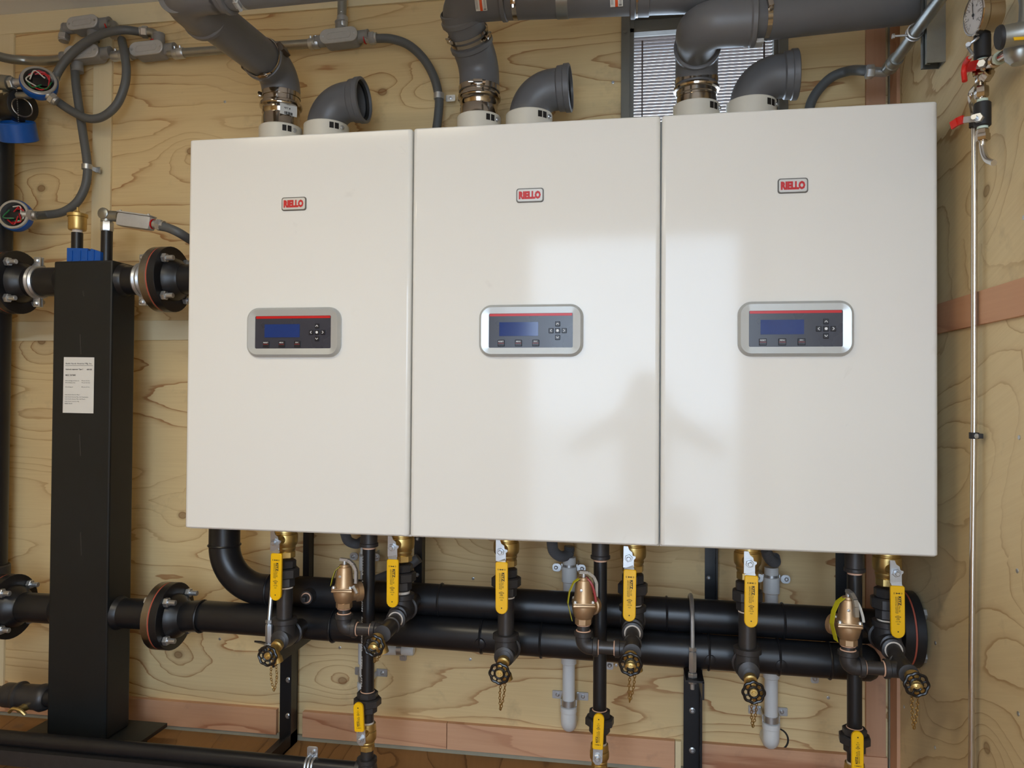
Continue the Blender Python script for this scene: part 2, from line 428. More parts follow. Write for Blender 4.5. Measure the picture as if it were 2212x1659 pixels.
for (y0, y1, z0, z1) in ((-.9, WALL_Y, 0, 1.30), (-.9, WALL_Y, 1.30, CEIL), (WALL_F, -.9, 0, 1.30), (WALL_F, -.9, 1.30, CEIL)):
    obj('plywood_panel', wbox(WALL_R, WALL_R+PT, y0+.001, y1-.001, z0+.001, z1-.001), M['ply_r'], wr, smooth=0)
struct(obj('wall_left', wbox(WALL_L-.1, WALL_L, WALL_F, WALL_Y+.1, 0, CEIL), M['ply_r'], smooth=0))
wf = MB()
for a in ((WALL_L-.1, DOOR[0], 0, CEIL), (DOOR[1], WALL_R+.12, 0, CEIL), (DOOR[0], DOOR[1], DOOR[2], CEIL)):
    wf.box(((a[0]+a[1])/2, WALL_F-.05, (a[2]+a[3])/2), (a[1]-a[0], .1, a[3]-a[2]))
struct(obj('wall_front', wf, M['ply'], smooth=0))
struct(obj('ground', wbox(-30, 30, -40, 30, -.5, -.35), M['ground'], smooth=0))
# timber strips over the panel joints
def strip(n, x0, x1, z0, z1, m, t=.010): return struct(obj('trim_%d' % n, MB().box(((x0+x1)/2, WALL_Y-t/2, (z0+z1)/2), (x1-x0, t, z1-z0), bev=.0012), M[m], smooth=0))
strip(1, WALL_L, LV[0]-.02, 2.351, CEIL, 'strip_h')
strip(2, S1[0], S1[1], .09, 2.351, 'strip', .009)
strip(3, -1.05, S1[0], 1.282, 1.348, 'strip_h'); strip(4, S1[1], .30, 1.282, 1.348, 'strip_h')
strip(5, -1.065, -.995, .09, 2.351, 'strip', .009)
strip(6, 1.792, 1.845, .088, CEIL, 'fir_v', .012)
struct(obj('trim_7', MB().box((WALL_R-.004, .505, CEIL/2), (.010, .012, CEIL)), M['caulk'], smooth=0))
struct(obj('trim_8', MB().box((WALL_R-.004, .465, CEIL/2), (.009, .058, CEIL), bev=.001), M['fir_v'], smooth=0))
struct(obj('trim_9', MB().box((WALL_R-.004, (WALL_F+.434)/2, 1.295), (.009, .434-WALL_F, .070), bev=.001), M['fir_y'], smooth=0))
# skirting: grey caulk line with the boards standing on it
bb = struct(obj('baseboard_back', wbox(WALL_L, WALL_R, WALL_Y-.012, WALL_Y, 0, .016), M['caulk'], smooth=0)); bb['label'] = 'reddish fir skirting along the back wall'
for (x0, x1, m) in ((WALL_L, .012, 'fir'), (.100, .573, 'fir'), (.574, 1.262, 'fir'), (1.338, WALL_R-.012, 'fir')):
    obj('board', MB().box(((x0+x1)/2, WALL_Y-.009, .054), (x1-x0-.001, .018, .080), bev=.001), M[m], bb, smooth=0)
obj('board', MB().box((1.2715, WALL_Y-.008, .054), (.016, .016, .080)), M['strip'], bb, smooth=0)

# ---- louvered vent in the back wall
wn = MB()
fo = .022
x0, x1, z0, z1 = LV
yf = WALL_Y-.012
for (a, b, c, d) in ((x0-.004, x0+fo, z0, z1), (x1-fo, x1+.004, z0, z1), (x0+fo, x1-fo, z1-fo*.6, z1+.002), (x0+fo, x1-fo, z0, z0+fo)):
    wn.box(((a+b)/2, yf+.03, (c+d)/2), (b-a, .06, d-c), bev=.0012)
win = struct(obj('window_1', wn, M['lframe'])); win['label'] = 'grey metal louver vent with daylight between the blades, behind the right boiler'
inn = MB()
for (a, b, c, d) in ((x0+fo, x0+fo+.012, z0+fo, z1-fo*.6), (x1-fo-.012, x1-fo, z0+fo, z1-fo*.6), (x0+fo, x1-fo, z1-fo*.6-.042, z1-fo*.6-.030)):
    inn.box(((a+b)/2, yf+.035, (c+d)/2), (b-a, .035, d-c))
inn.box(((x0+x1)/2, yf+.045, z1-fo*.6-.015), (x1-x0-2*fo, .03, .030))
obj('inner_frame', inn, M['lframe'], win)
bm_ = MB()
for bx in (x0+fo+.037, x1-fo-.037): bm_.box((bx, yf+.036, (z0+z1)/2-.03), (.005, .004, z1-z0-.09))
obj('blade_linkage', bm_, M['louver'], win)
nsl = 54; zt = z1-fo*.6-.048; zb = z0+fo+.006
sm = None
for i in range(nsl):
    z = zb+(zt-zb)*i/(nsl-1)
    if sm is None:
        so = obj('slat', MB().box(((x0+x1)/2, yf+.050, z), (x1-x0-2*fo-.024, .0116, .0014), uy=Vector((0, .95, -.30)).normalized()), M['louver'], win, smooth=0); sm = so; sz = z
    else:
        c = so.copy(); COL.objects.link(c); c.location = (0, 0, z-sz); c.parent = win
for (sx, sz_) in ((x0+.008, 2.205), (x1-.008, 2.205)):
    obj('bolt', MB().lathe((sx, yf, sz_), FA, [(0, .009), (.002, .009), (.0025, .006), (.006, .006), (.007, .003)], 12), M['lframe'], win)

# ------------------------------------------------------------------ boilers
BX = [0.0, .602, 1.204]; BZ0 = .760; BZ1 = 1.7625; BW = .6
def bevbox(x0, x1, y0, y1, z0, z1, bv, bo):
    bm = bmesh.new(); bmesh.ops.create_cube(bm, size=1)
    for v in bm.verts: v.co = Vector(((x0+x1)/2+v.co.x*(x1-x0), (y0+y1)/2+v.co.y*(y1-y0), (z0+z1)/2+v.co.z*(z1-z0)))
    ed = [e for e in bm.edges if abs(e.verts[0].co.z-e.verts[1].co.z) > .1 and e.verts[0].co.y < (y0+y1)/2]
    bmesh.ops.bevel(bm, geom=ed, offset=bv, segments=5, profile=.5, affect='EDGES')
    ed = [e for e in bm.edges if abs(e.verts[0].co.z-e.verts[1].co.z) < 1e-5 and min(e.verts[0].co.y, e.verts[1].co.y) < (y0+y1)/2 and len(e.link_faces) == 2
          and any(abs(f.normal.z) > .9 for f in e.link_faces) and not all(abs(f.normal.z) > .9 for f in e.link_faces) and not any(f.normal.y > .9 for f in e.link_faces)]
    bmesh.ops.bevel(bm, geom=ed, offset=bo, segments=3, profile=.5, affect='EDGES')
    bm.verts.index_update(); mb = MB()
    mb.add([v.co.copy() for v in bm.verts], [[v.index for v in f.verts] for f in bm.faces]); bm.free(); return mb
COLX = (.100, .2435); COLY = .31           # flue and air collars on the boiler top
blab = ['white wall-hung boiler at the left of the row', 'white wall-hung boiler in the middle of the row', 'white wall-hung boiler at the right of the row, beside the side wall']
def make_boiler():
    t = thing('wall_boiler', blab[0], 'boiler', (BX[0], .0, BZ0), 'row of three white boilers')
    X0 = BX[0]
    obj('casing', MB().box((X0+BW/2, .2275, (BZ0-.006+BZ1-.004)/2), (BW+.0019, .405, BZ1-BZ0+.002), bev=.003), M['white'], t, big=.01)
    obj('door', bevbox(X0+.0006, X0+BW-.0006, 0, .024, BZ0, BZ1, .010, .004), M['white'], t, big=.05)
    # badge
    bc = V(X0+.2925, 0, 1.586)
    b = obj('badge', MB().rslab(bc, XA, ZA, .066, .034, .006, .0030, .001), M['badge_rim'], t, 'silver badge with red lettering')
    obj('badge_face', MB().rslab(bc+FA*.0024, XA, ZA, .061, .029, .005, .0012, .0004), M['badge'], b)
    flat('lettering', put_text(MB(), 'RIELLO', bc+FA*.0041, XA, ZA, .053, .0195, .07), M['redprint'], b)
    # control panel
    pc = V(X0+.297, 0, 1.261)
    c = obj('control_panel', MB().rframe(pc, XA, ZA, .250, .124, .030, .202, .082, .003, .013, .006, 8), M['silver'], t, 'silver framed control panel with blue display')
    obj('panel_face', MB().rslab(pc+FA*.001, XA, ZA, .205, .085, .003, .0080, .0005), M['panel'], c)
    obj('red_stripe', MB().box(pc+V(0, -.0093, .0375), (.198, .001, .006)), M['redprint'], c)
    obj('display', MB().rslab(pc+V(-.0285, -.009, .0035), XA, ZA, .094, .033, .001, .0012), M['lcd'], c)
    def key(x, z, w=.0115, h=.0115): return obj('key', MB().rslab(pc+V(x, -.009, z), XA, ZA, w, h, .001, .0035, .001), M['key'], c)
    FY = -.0127
    for (x, z, a) in ((.065, .0150, 0), (.065, -.0170, PI), (.0495, -.0010, PI/2), (.0805, -.0010, -PI/2)):
        key(x, z); d = Matrix.Rotation(a, 3, 'Y').to_3x3()
        m = MB()
        for s_ in (-1, 1):
            a_ = Matrix.Rotation(-a, 3, 'Y') @ V(s_*.0032, 0, -.0016); b_ = Matrix.Rotation(-a, 3, 'Y') @ V(0, 0, .0018)
            m.bar(pc+V(x, FY, z)+a_, pc+V(x, FY, z)+b_, .0013, .0004, up=FA)
        flat('arrow_mark', m, M['whiteink'], c)
    key(.065, -.0010); flat('dot_mark', MB().lathe(pc+V(.065, FY+.0002, -.001), FA, [(0, .0032), (.0003, .0032)], 12), M['whiteink'], c)
    for (x, w) in ((-.0705, 'RESET'), (-.0285, 'MENU'), (.013, 'ESC')):
        key(x, -.0300, .0165, .0150)
        flat('key_lettering', put_text(MB(), w, pc+V(x, FY, -.0262), XA, ZA, .0026*len(w), .0032, .01), M['whiteink'], c)
        flat('key_line', MB().box(pc+V(x, FY, -.0305), (.0145, .0004, .0011)), M['keyred'], c)
    # collars on top
    for k, cx in enumerate(COLX):
        o_ = V(X0+cx, COLY, BZ1-.008); r = .0625 if k == 0 else .0655; hh = .1395
        cl = obj('flue_collar' if k == 0 else 'air_collar', MB().lathe(o_, ZA, [(0, r), (hh-.002, r), (hh, r-.0015), (hh, r-.007), (.02, r-.007)], 36, caps=False), M['cream'], t)
        w = MB()
        for ai in range(2):
            a = -PI/2+.62+ai*.24
            w.box(o_+V(math.cos(a)*(r+.0002), math.sin(a)*(r+.0002), hh-.016), (.0012, r*.185, .017), ux=V(math.cos(a), math.sin(a), 0), uy=V(-math.sin(a), math.cos(a), 0))
        obj('clamp_slot', w, M['dark'], cl)
        a = -PI/2+1.12
        obj('clamp_screw', MB().lathe(o_+V(math.cos(a)*(r-.001), math.sin(a)*(r-.001), hh-.018), V(math.cos(a)*.6+.3, math.sin(a)*.6-.6, .15), [(0, .006), (.006, .006), (.008, .004)], 10), M['zinc'], cl)
    # stubs under the casing and a small drain label
    return t
b0 = make_boiler()
for i in (1, 2):
    c = copy_tree(b0); c.location = (BX[i], 0, BZ0); c['label'] = blab[i]

# ------------------------------------------------------------------ flue runs
RF = .0525
def socket(mb, o, axis, r=RF, L=.030, rim=.0085):
    return mb.lathe(Vector(o)-Vector(axis).normalized()*L, axis, [(0, r), (.002, r+.004), (L-.016, r+.004), (L-.012, r+rim), (L-.002, r+rim), (L, r+rim-.003), (L, r)], 32, caps=False)
def band(mb, o, axis, r, w=.012):
    return mb.lathe(Vector(o)-Vector(axis).normalized()*(w/2), axis, [(0, r), (0, r+.0012), (w, r+.0012), (w, r)], 32, caps=False)
def worm(mb, o, axis, r, d, L=.02):
    """screw housing of a hose clamp, on the side d"""
    ax = Vector(axis).normalized(); d = (Vector(d)-ax*Vector(d).dot(ax)).normalized(); tg = ax.cross(d)
    c = Vector(o)+d*(r+.005)
    mb.box(c, (L, .013, .009), tg, ax, bev=.001); mb.cyl(c+tg*(L/2), c+tg*(L/2+.008), .005, n=6); mb.cyl(c-tg*(L/2), c-tg*(L/2+.014), .003, n=8); return mb
def decal(parent, o, n_, up, w, h, r, orange=True):
    """curved sticker on a pipe of radius r whose axis is ax = up x n"""
    n_ = n_.normalized(); up = (up-n_*up.dot(n_)).normalized(); ax = up.cross(n_).normalized()
    def patch(x0, x1, y0, y1, e):
        m = MB(); K = 8; vs = []; fs = []
        for i in range(K+1):
            a = (y0+(y1-y0)*i/K)/r; d = n_*math.cos(a)+up*math.sin(a)
            vs += [Vector(o)+d*(r+e)+ax*x0, Vector(o)+d*(r+e)+ax*x1]
        for i in range(K): fs.append((2*i, 2*i+1, 2*i+3, 2*i+2))
        return m.add(vs, fs)
    lb = flat('warning_label' if orange else 'paper_label', patch(-w/2, w/2, -h/2, h/2, .0006), M['paper'], parent)
    if orange:
        flat('orange_bar', patch(-.0035, .0035, -h/2, h/2, .0010), M['orange'], lb)
        m = MB()
        for x in (-.0125, -.0095, .0085, .0115): m_ = patch(x-.0006, x+.0006, -h*.40, h*.22, .0010); m.add(m_.v, m_.f)
        m_ = patch(.006, .013, h*-.46, h*-.40, .0010); m.add(m_.v, m_.f)
        flat('print_lines', m, M['greyink'], lb)
    return lb
def stainless(t, x, z0, z1, lab=False):
    L = z1-z0; o = V(x, COLY, z0); r = RF+.002
    st = obj('stainless_adapter', MB().lathe(o, ZA, [(0, r), (L*.10, r), (L*.12, r+.0015), (L*.14, r), (L*.36, r), (L*.39, r-.002), (L*.44, r-.002), (L*.47, r), (L*.58, r), (L*.61, r+.006), (L*.66, r+.0075), (L*.71, r+.006), (L*.74, r), (L, r)], 40, caps=False), M['inox'], t)
    return st
# left boiler: up, towards the room, then right along the ceiling
def flue_a():
    x = BX[0]+COLX[0]; e = V(.068, -.165, 2.06)
    t = thing('flue_pipe', 'grey flue of the left boiler coming forward to an elbow under the ceiling', 'flue pipe', (x, COLY, 1.88), 'grey boiler flues')
    zt = e.z; y1 = e.y
    stainless(t, x, 1.88, 2.0)
    obj('lower_elbow', MB().tube(fillet([V(x, COLY, 1.985), V(x, COLY, zt), V(x-.008, COLY-.10, zt)], .062, 12), RF+.003, 32), M['pp'], t)
    sk = MB(); socket(sk, V(x-.008, COLY-.105, zt), V(-.05, -1, 0), RF); obj('socket', sk, M['pp'], t)
    obj('straight_pipe', MB().tube([V(x-.004, COLY-.07, zt), V(e.x, y1, zt)], RF, 36), M['pp'], t)
    q = P(441, 25, -.045); sk = MB(); socket(sk, V(e.x-.001, y1+.13, zt), V(0, 1, 0), RF, .04); obj('socket', sk, M['pp'], t)
    obj('upper_elbow', MB().tube(fillet([V(e.x, y1+.11, zt), V(e.x, y1-.0, zt), V(e.x+.11, y1, zt)], .065, 12), RF+.004, 32), M['pp'], t)
    sk = MB(); socket(sk, V(e.x+.135, y1, zt), XA, RF, .04); obj('socket', sk, M['pp'], t)
    obj('horizontal_pipe', MB().tube(fillet([V(e.x+.10, y1, zt), V(1.0, y1, zt+.012), V(1.0, y1, CEIL-.001)], .075, 10), RF, 36), M['pp'], t)
    cm = MB(); band(cm, V(e.x+.165, y1, zt+.002), XA, RF, .016); worm(cm, V(e.x+.165, y1, zt+.002), XA, RF, V(0, -.3, -1)); obj('hose_clamp', cm, M['zinc'], t)
    cm = MB(); band(cm, V(x-.008, COLY-.112, zt), YA, RF+.004, .008); worm(cm, V(x-.008, COLY-.12, zt), YA, RF, V(.25, 0, -1), .016); obj('hose_clamp', cm, M['inox'], t)
    cm = MB(); band(cm, V(x, COLY, 1.99), ZA, RF+.003, .014); worm(cm, V(x, COLY, 1.99), ZA, RF+.003, V(-1, -.4, 0), .016); obj('hose_clamp', cm, M['inox'], t)
    for d in (V(1, 0, .55), V(-1, 0, -.2)):
        d = d.normalized(); o_ = V(x-.006, COLY-.085, zt)+d*(RF+.008)
        obj('locking_tab', MB().box(o_, (.014, .045, .026), d, YA, bev=.002), M['brown'], t)
    lb = decal(t, V(x, COLY, 1.935), V(.75, -.66, 0), ZA, .052, .032, RF+.003, False)
    m = MB(); n_ = V(.75, -.66, 0).normalized(); tg = V(.66, .75, 0).normalized()
    for k, (xx, w) in enumerate([(-.012+i*.0028, .0012+.0006*(i % 3)) for i in range(9)]):
        a = xx/(RF+.003); d = n_*math.cos(a)+tg*math.sin(a); m.box(V(x, COLY, 1.924)+d*(RF+.0044), (w, .0003, .008), V(-d.y, d.x, 0), d)
    a = -.006/(RF+.003); d = n_*math.cos(a)+tg*math.sin(a)
    put_text(m, 'PART #', V(x, COLY, 1.938)+d*(RF+.0046), V(-d.y, d.x, 0), ZA, .022, .006, .02)
    flat('printed_text', m, M['ink'], lb)
flue_a()
def flue_b(i, label, Y, top, zb, far):
    """up, tilted forward, elbow to the right"""
    x = BX[i]+COLX[0]; e = P(top[0], top[1], Y)
    t = thing('flue_pipe', label, 'flue pipe', (x, COLY, 1.88), 'grey boiler flues')
    st = stainless(t, x, 1.88, zb)
    A = V(x, COLY, zb-.02); B = V(x, COLY, zb+.055); d = (e-B).normalized()
    obj('lower_elbow', MB().tube(fillet([A, B, B+d*.06], .08, 10), RF+.004, 32), M['pp'], t)
    sk = MB(); socket(sk, B+d*.075, d, RF, .035); obj('socket', sk, M['pp'], t)
    L = (e-B).length
    obj('short_pipe', MB().tube([B+d*.05, e-d*.03], RF, 36), M['pp'], t)
    if i == 1:
        sk = MB(); socket(sk, e-d*.055, -d, RF, .035); obj('socket', sk, M['pp'], t)
        cm = MB(); band(cm, e-d*.088, d, RF+.004, .008); worm(cm, e-d*.085, d, RF, V(-.9, -.6, -.2), .02); obj('hose_clamp', cm, M['inox'], t)
        cm = MB(); band(cm, B+d*.085, d, RF+.002, .009); worm(cm, B+d*.085, d, RF, V(.9, -.7, .2), .02); obj('hose_clamp', cm, M['inox'], t)
    obj('upper_elbow', MB().tube(fillet([e-d*.06, e, e+XA*.10], .05, 12), RF+.004, 32), M['pp'], t)
    sk = MB(); socket(sk, e+XA*.135, XA, RF, .045); obj('socket', sk, M['pp'], t)
    ax = (P(*far)-e).normalized(); R_ = e+ax*((WALL_R-.002-e.x)/ax.x)
    if i == 1: pts = fillet([e+ax*.10, e+ax*((1.50-e.x)/ax.x), V(1.50, (e+ax*((1.50-e.x)/ax.x)).y, CEIL-.001)], .07, 10)
    else: pts = [e+ax*.10, R_]
    obj('horizontal_pipe', MB().tube(pts, RF, 36), M['pp'], t)
    cm = MB(); band(cm, e+ax*.160, ax, RF, .012); worm(cm, e+ax*.160, ax, RF, V(0, -1, -.55) if i == 1 else V(0, -1, .15), .022); obj('hose_clamp', cm, M['inox'], t)
    cm = MB(); band(cm, V(x, COLY, zb-.012), ZA, RF+.005, .015)
    if i == 1: worm(cm, V(x, COLY, zb-.012), ZA, RF+.005, V(.15, -1, 0), .026)
    obj('hose_clamp', cm, M['inox'], t)
    decal(t, e+ax*.075, V(0, -1, -.12) if i == 2 else V(0, -1, -.55), ZA, .030, .062 if i == 2 else .050, RF+.004)
    if i == 2:
        obj('locking_tab', MB().box(e+ax*.135+V(0, -.01, -RF-.012), (.046, .03, .010), bev=.002), M['alu'], t)
        decal(t, e+ax*.040, V(0, -1, -.12), ZA, .022, .020, RF+.004, False)
    if i == 1:
        cm = MB(); band(cm, e+ax*.285, ax, RF+.0005, .030); obj('hanger_strap', cm, M['galv'], t)
        sk = MB(); socket(sk, e+ax*.46, -ax, RF, .05); obj('socket', sk, M['pp'], t)
        cm = MB(); band(cm, e+ax*.475, ax, RF+.004, .010); worm(cm, e+ax*.475, ax, RF+.004, V(0, -1, -.3), .02); obj('hose_clamp', cm, M['inox'], t)
        decal(t, e+ax*.425, V(0, -1, -.5), ZA, .032, .060, RF+.0045)
flue_b(1, 'grey flue of the middle boiler bending forward then running right', .17, (987, 2), 1.985, (1330, -12, .175))
flue_b(2, 'grey flue of the right boiler in front of the louver, running into the side wall', .12, (1510, 54), 1.97, (1990, 2, .22))
ilab = ['open grey air intake elbow on the left boiler', 'open grey air intake elbow on the middle boiler', 'open grey air intake elbow on the right boiler, in front of the louver']
def intake():
    x = BX[0]+COLX[1]; t = thing('intake_elbow', ilab[0], 'pipe elbow', (x, COLY, BZ1), 'grey air intake elbows')
    r = .0560; pz = 1.958
    path = fillet([V(x, COLY, BZ1+.0), V(x, COLY, pz), V(x+.090, COLY-.004, pz+.004)], .072, 14)
    obj('elbow', MB().tube(path, r, 36, caps=False), M['pp'], t)
    obj('socket_rim', MB().lathe(V(x+.080, COLY-.004, pz+.004), V(1, -.035, .03), [(0, r-.001), (.004, r+.005), (.020, r+.006), (.022, r+.009), (.036, r+.009), (.038, r+.006), (.038, r+.001), (.004, r-.001)], 36, caps=False), M['pp'], t)
    obj('rubber_seal', MB().lathe(V(x+.100, COLY-.004, pz+.005), V(1, -.035, .03), [(0, r+.002), (0, r-.004), (.006, r-.005), (.012, r+.001)], 36, caps=False), M['ppdark'], t)
    return t
i0 = intake()
for i in (1, 2):
    c = copy_tree(i0); c.location = (BX[i]+COLX[1], COLY, BZ1); c['label'] = ilab[i]
# ------------------------------------------------------------------ buffer column at the left, its pipes and flanges
TY = .29; TX0, TX1 = P(110, 1000, .237).x, P(237, 1000, .237).x; TF, TB = .237, .343; TZ0 = .080; TZ1 = P(175, 563, TF).z
HY, HZ = .27, P(981, 1369, .27).z      # lower header
UY, UZ = .30, P(981, 1296, .30).z      # upper header
NR = .0445
ZU = P(315, 605, TY).z; ZL = P(300, 1326, TY).z
tank = thing('buffer_column', 'tall black square steel column with a paper label, standing at the left', 'buffer tank', ((TX0+TX1)/2, TY, TZ0-.012))
obj('column', MB().box(((TX0+TX1)/2, (TF+TB)/2, (TZ0+TZ1)/2), (TX1-TX0, TB-TF, TZ1-TZ0), bev=.006), M['tank'], tank, big=.02)
obj('base_plate', MB().box(((TX0+TX1)/2+.012, .255, TZ0-.006), (TX1-TX0+.185, .25, .012), bev=.001), M['tank'], tank)
for sx in (-.11, .13):
    obj('foot', MB().box(((TX0+TX1)/2+sx, .28, (TZ0-.012)/2), (.05, .14, TZ0-.012)), M['tank'], tank)
def weld(mb, o, ax, r, w=.008): return mb.torus(o, ax, r+.0005, w*.42, 28, 6)
for (z, side, xe) in ((ZU, 1, P(350, 605, TY).x), (ZL, 1, P(352, 1331, TY).x), (ZU, -1, P(48, 610, TY).x), (ZL, -1, P(40, 1310, TY).x)):
    xs = TX1-.01 if side > 0 else TX0+.01
    n_ = MB().cyl((xs, TY, z), (xe, TY, z), NR, n=28); n_.lathe((xs+side*.008, TY, z), V(side, 0, 0), [(0, NR+.007), (.012, NR+.003), (.018, NR)], 28, caps=False)
    obj('nozzle', n_, M['black'], tank)
lbp = P(171, 832, TF); lb = flat('paper_label', MB().add([V(lbp.x-.052, TF-.0010, lbp.z+.084), V(lbp.x+.050, TF-.0010, lbp.z+.083), V(lbp.x+.050, TF-.0012, lbp.z-.084), V(lbp.x-.053, TF-.0012, lbp.z-.083)], [(0, 3, 2, 1)]), M['paper'], tank, 'white paper label with small print')
m = MB(); LX = lbp.x-.046
def lline(z, txt, w, h=.0042, x=0.0, b=.0): put_text(m, txt, V(LX+x+w/2, TF-.0016, lbp.z+z), XA, ZA, w, h, b)
lline(.064, 'Riello North America Mfg. Inc.', .088, .0060, .001); m.box(V(lbp.x, TF-.0016, lbp.z+.0585), (.092, .0003, .0007))
lline(.047, 'Hydronic separator Type 1', .058, .0052, .001, .02); lline(.047, '600 025', .017, .0045, .072, .02)
lline(.030, 'MAX: 7.69 BAR', .034, .0050, .001, .02)
for (z, w, w2) in ((.013, .047, .027), (.007, .034, .029), (-.006, .027, .027)):
    lline(z, 'Working pressure max'[:int(w*380)], w, .0036); lline(z, '90 psi (6.2 bar)'[:int(w2*550)], w2, .0036, .055)
for (z, w) in ((-.029, .050), (-.036, .078), (-.042, .068), (-.049, .048), (-.055, .025)): lline(z, 'Riello North America Mfg. 2165 Meadowpine Blvd'[:int(w*540)], w, .0034)
flat('printed_text', m, M['ink'], lb)
sc_ = MB()
for (v0, v1, du) in ((628, 640, 8), (722, 765, 2), (938, 985, 1), (1150, 1200, 3)):
    a = P(171+du, v0, TF-.0004); b = P(173+du, v1, TF-.0004); sc_.bar(a, b, .004, .0003, up=FA)
flat('scratch', sc_, M['iron'], tank)

def flange(t, x, z, y, side, R=.098, gasket=True, steel=True, T1=.022, T2=.024, bolts=4):
    """pair of bolted flanges on a pipe along x; the pair is centred on x"""
    d = V(side, 0, 0); o = V(x, y, z)
    obj('flange', MB().cyl(o-d*(T1+.0015), o-d*.0015, R, n=40, bev=.0012), M['steel'] if steel else M['black'], t)
    if gasket: obj('gasket', MB().cyl(o-d*.0015, o+d*.0025, R-.001, n=40), M['redrubber'], t)
    obj('flange', MB().cyl(o+d*.0025, o+d*(T2+.0025), R, n=40, bev=.0012), M['black'], t)
    obj('hub', MB().lathe(o+d*(T2+.0025), d, [(0, .066), (.018, .060), (.030, NR+.004), (.036, NR+.001)], 32), M['black'], t)
    for k in range(bolts):
        a = 2*PI*(k+.5)/bolts; c = o+V(0, math.cos(a), math.sin(a))*(R*.80)
        b = MB().hexn(c+d*(T2+.0025), d, .014, .014); b.cyl(c-d*(T1+.006), c+d*(T2+.038), .0078, n=10, bev=.001); b.hexn(c-d*(T1+.0015), -d, .010, .014)
        obj('bolt', b, M['zinc'], t)
# upper right flange: disappears behind the left boiler
fu = thing('pipe_flange', 'bolted black pipe flange with red gasket beside the left edge of the left boiler', 'pipe flange', (P(352, 605, TY).x, TY, ZU), 'bolted pipe flanges')
flange(fu, P(358, 605, TY).x, ZU, TY, 1)
obj('pipe_stub', MB().cyl((P(358, 605, TY).x+.02, TY, ZU), (BX[0]-.002, TY, ZU), NR, n=28), M['black'], fu)
# split-ring clamps on the upper nozzles
for (u, lab) in ((311, 'zinc split ring clamp on the upper pipe right of the black column'), (83, 'zinc split ring clamp on the upper pipe left of the black column')):
    x = P(u, 603, TY).x; t = thing('ring_clamp', lab, 'pipe clamp', (x, TY, ZU), 'zinc split ring clamps')
    obj('ring', MB().lathe((x-.013, TY, ZU), XA, [(0, NR), (0, NR+.004), (.006, NR+.008), (.013, NR+.005), (.020, NR+.008), (.026, NR+.004), (.026, NR)], 36, caps=False), M['zinc'], t)
    for s_ in (1, -1):
        e = MB().box((x, TY-.004, ZU+s_*(NR+.019)), (.024, .006, .028), bev=.002); e.box((x, TY+.006, ZU+s_*(NR+.019)), (.024, .006, .028), bev=.002)
        obj('ear', e, M['zinc'], t)
        obj('bolt', MB().lathe((x, TY-.007, ZU+s_*(NR+.022)), FA, [(0, .008), (.004, .008), (.007, .004)], 10), M['zinc'], t)
# automatic air vent
av = P(167, 503, TY); t = thing('air_vent', 'brass automatic air vent on a black nipple on top of the column', 'air vent', (av.x, TY, TZ1))
obj('nipple', MB().cyl((av.x, TY, TZ1-.002), (av.x, TY, av.z), .0165, n=20), M['black'], t)
obj('thread_tape', MB().cyl((av.x, TY, av.z), (av.x, TY, av.z+.008), .0145, n=20), M['tape'], t)
zb = av.z+.008; zt = P(167, 462, TY).z
obj('body', MB().lathe((av.x, TY, zb), ZA, [(0, .015), (0, .024), (.004, .026), (zt-zb-.012, .026), (zt-zb-.010, .029), (zt-zb-.001, .029), (zt-zb, .027), (zt-zb, .010), (zt-zb+.008, .006)], 28), M['brass'], t)
obj('stem', MB().cyl((av.x, TY, zt), (av.x, TY, P(167, 448, TY).z), .0028, n=10), M['brass'], t)
# blue clip plate
bp = P(183, 550, TF+.01); t = thing('plastic_clip', 'blue plastic clip lying on top of the black column', 'plastic clip', (bp.x, TF+.03, TZ1))
m = MB(); w_ = P(219, 550, TF+.02).x-P(147, 550, TF+.02).x; h_ = P(150, 537, TF+.02).z-TZ1
m.slab((bp.x, TF+.045, TZ1-.004), XA, ZA, [(-w_/2, 0), (w_/2, 0), (w_/2, h_*.72), (w_*.22, h_*.98), (w_*.20, h_*.80), (w_*.14, h_*.80), (w_*.12, h_*1.0), (-w_/2, h_*1.08)], .040)
obj('clip_body', m, M['blue'], t)
m = MB()
for k in (-.35, -.1, .1, .3): m.box((bp.x+w_*k, TF+.0040, TZ1+h_*.4), (.006, .004, h_*.75), bev=.001)
obj('rib', m, M['blue'], t)
# sensor pocket with its junction body
sp = P(231, 500, TY-.02); t = thing('sensor_pocket', 'black sensor pipe with zinc elbow and grey junction body above the column', 'sensor', (sp.x, TY-.02, TZ1))
obj('pocket_pipe', MB().cyl((sp.x, TY-.02, TZ1-.002), sp, .0165, n=20), M['black'], t)
hz = P(230, 479, TY-.02)
obj('gland_nut', MB().hexn(sp, ZA, hz.z-sp.z, .0185).cyl(hz, hz+ZA*.008, .014, n=16), M['zinc'], t)
ez = P(234, 466, TY-.02); ee = P(258, 472, TY-.02)
obj('elbow', MB().tube(fillet([hz, V(hz.x, hz.y, ez.z), V(ee.x, ee.y, ez.z-.004)], .012, 6), .0165, 16).lathe(V(hz.x, hz.y-.010, ez.z+.004), FA, [(0, .017), (.008, .017), (.010, .014)], 16), M['galv'], t)
a = P(258, 474, TY-.03); b = P(330, 484, TY-.03); d = (b-a).normalized(); up = V(0, 0, 1)-d*d.z
m = MB(); m.box((a+b)/2, ((b-a).length, .034, .040), d, YA, bev=.008)
obj('junction_body', m, M['alu'], t)
obj('body_cover', MB().box((a+b)/2+ZA*.022+d*.002, ((b-a).length*.98, .036, .004), d, YA, bev=.001), M['alu'], t)
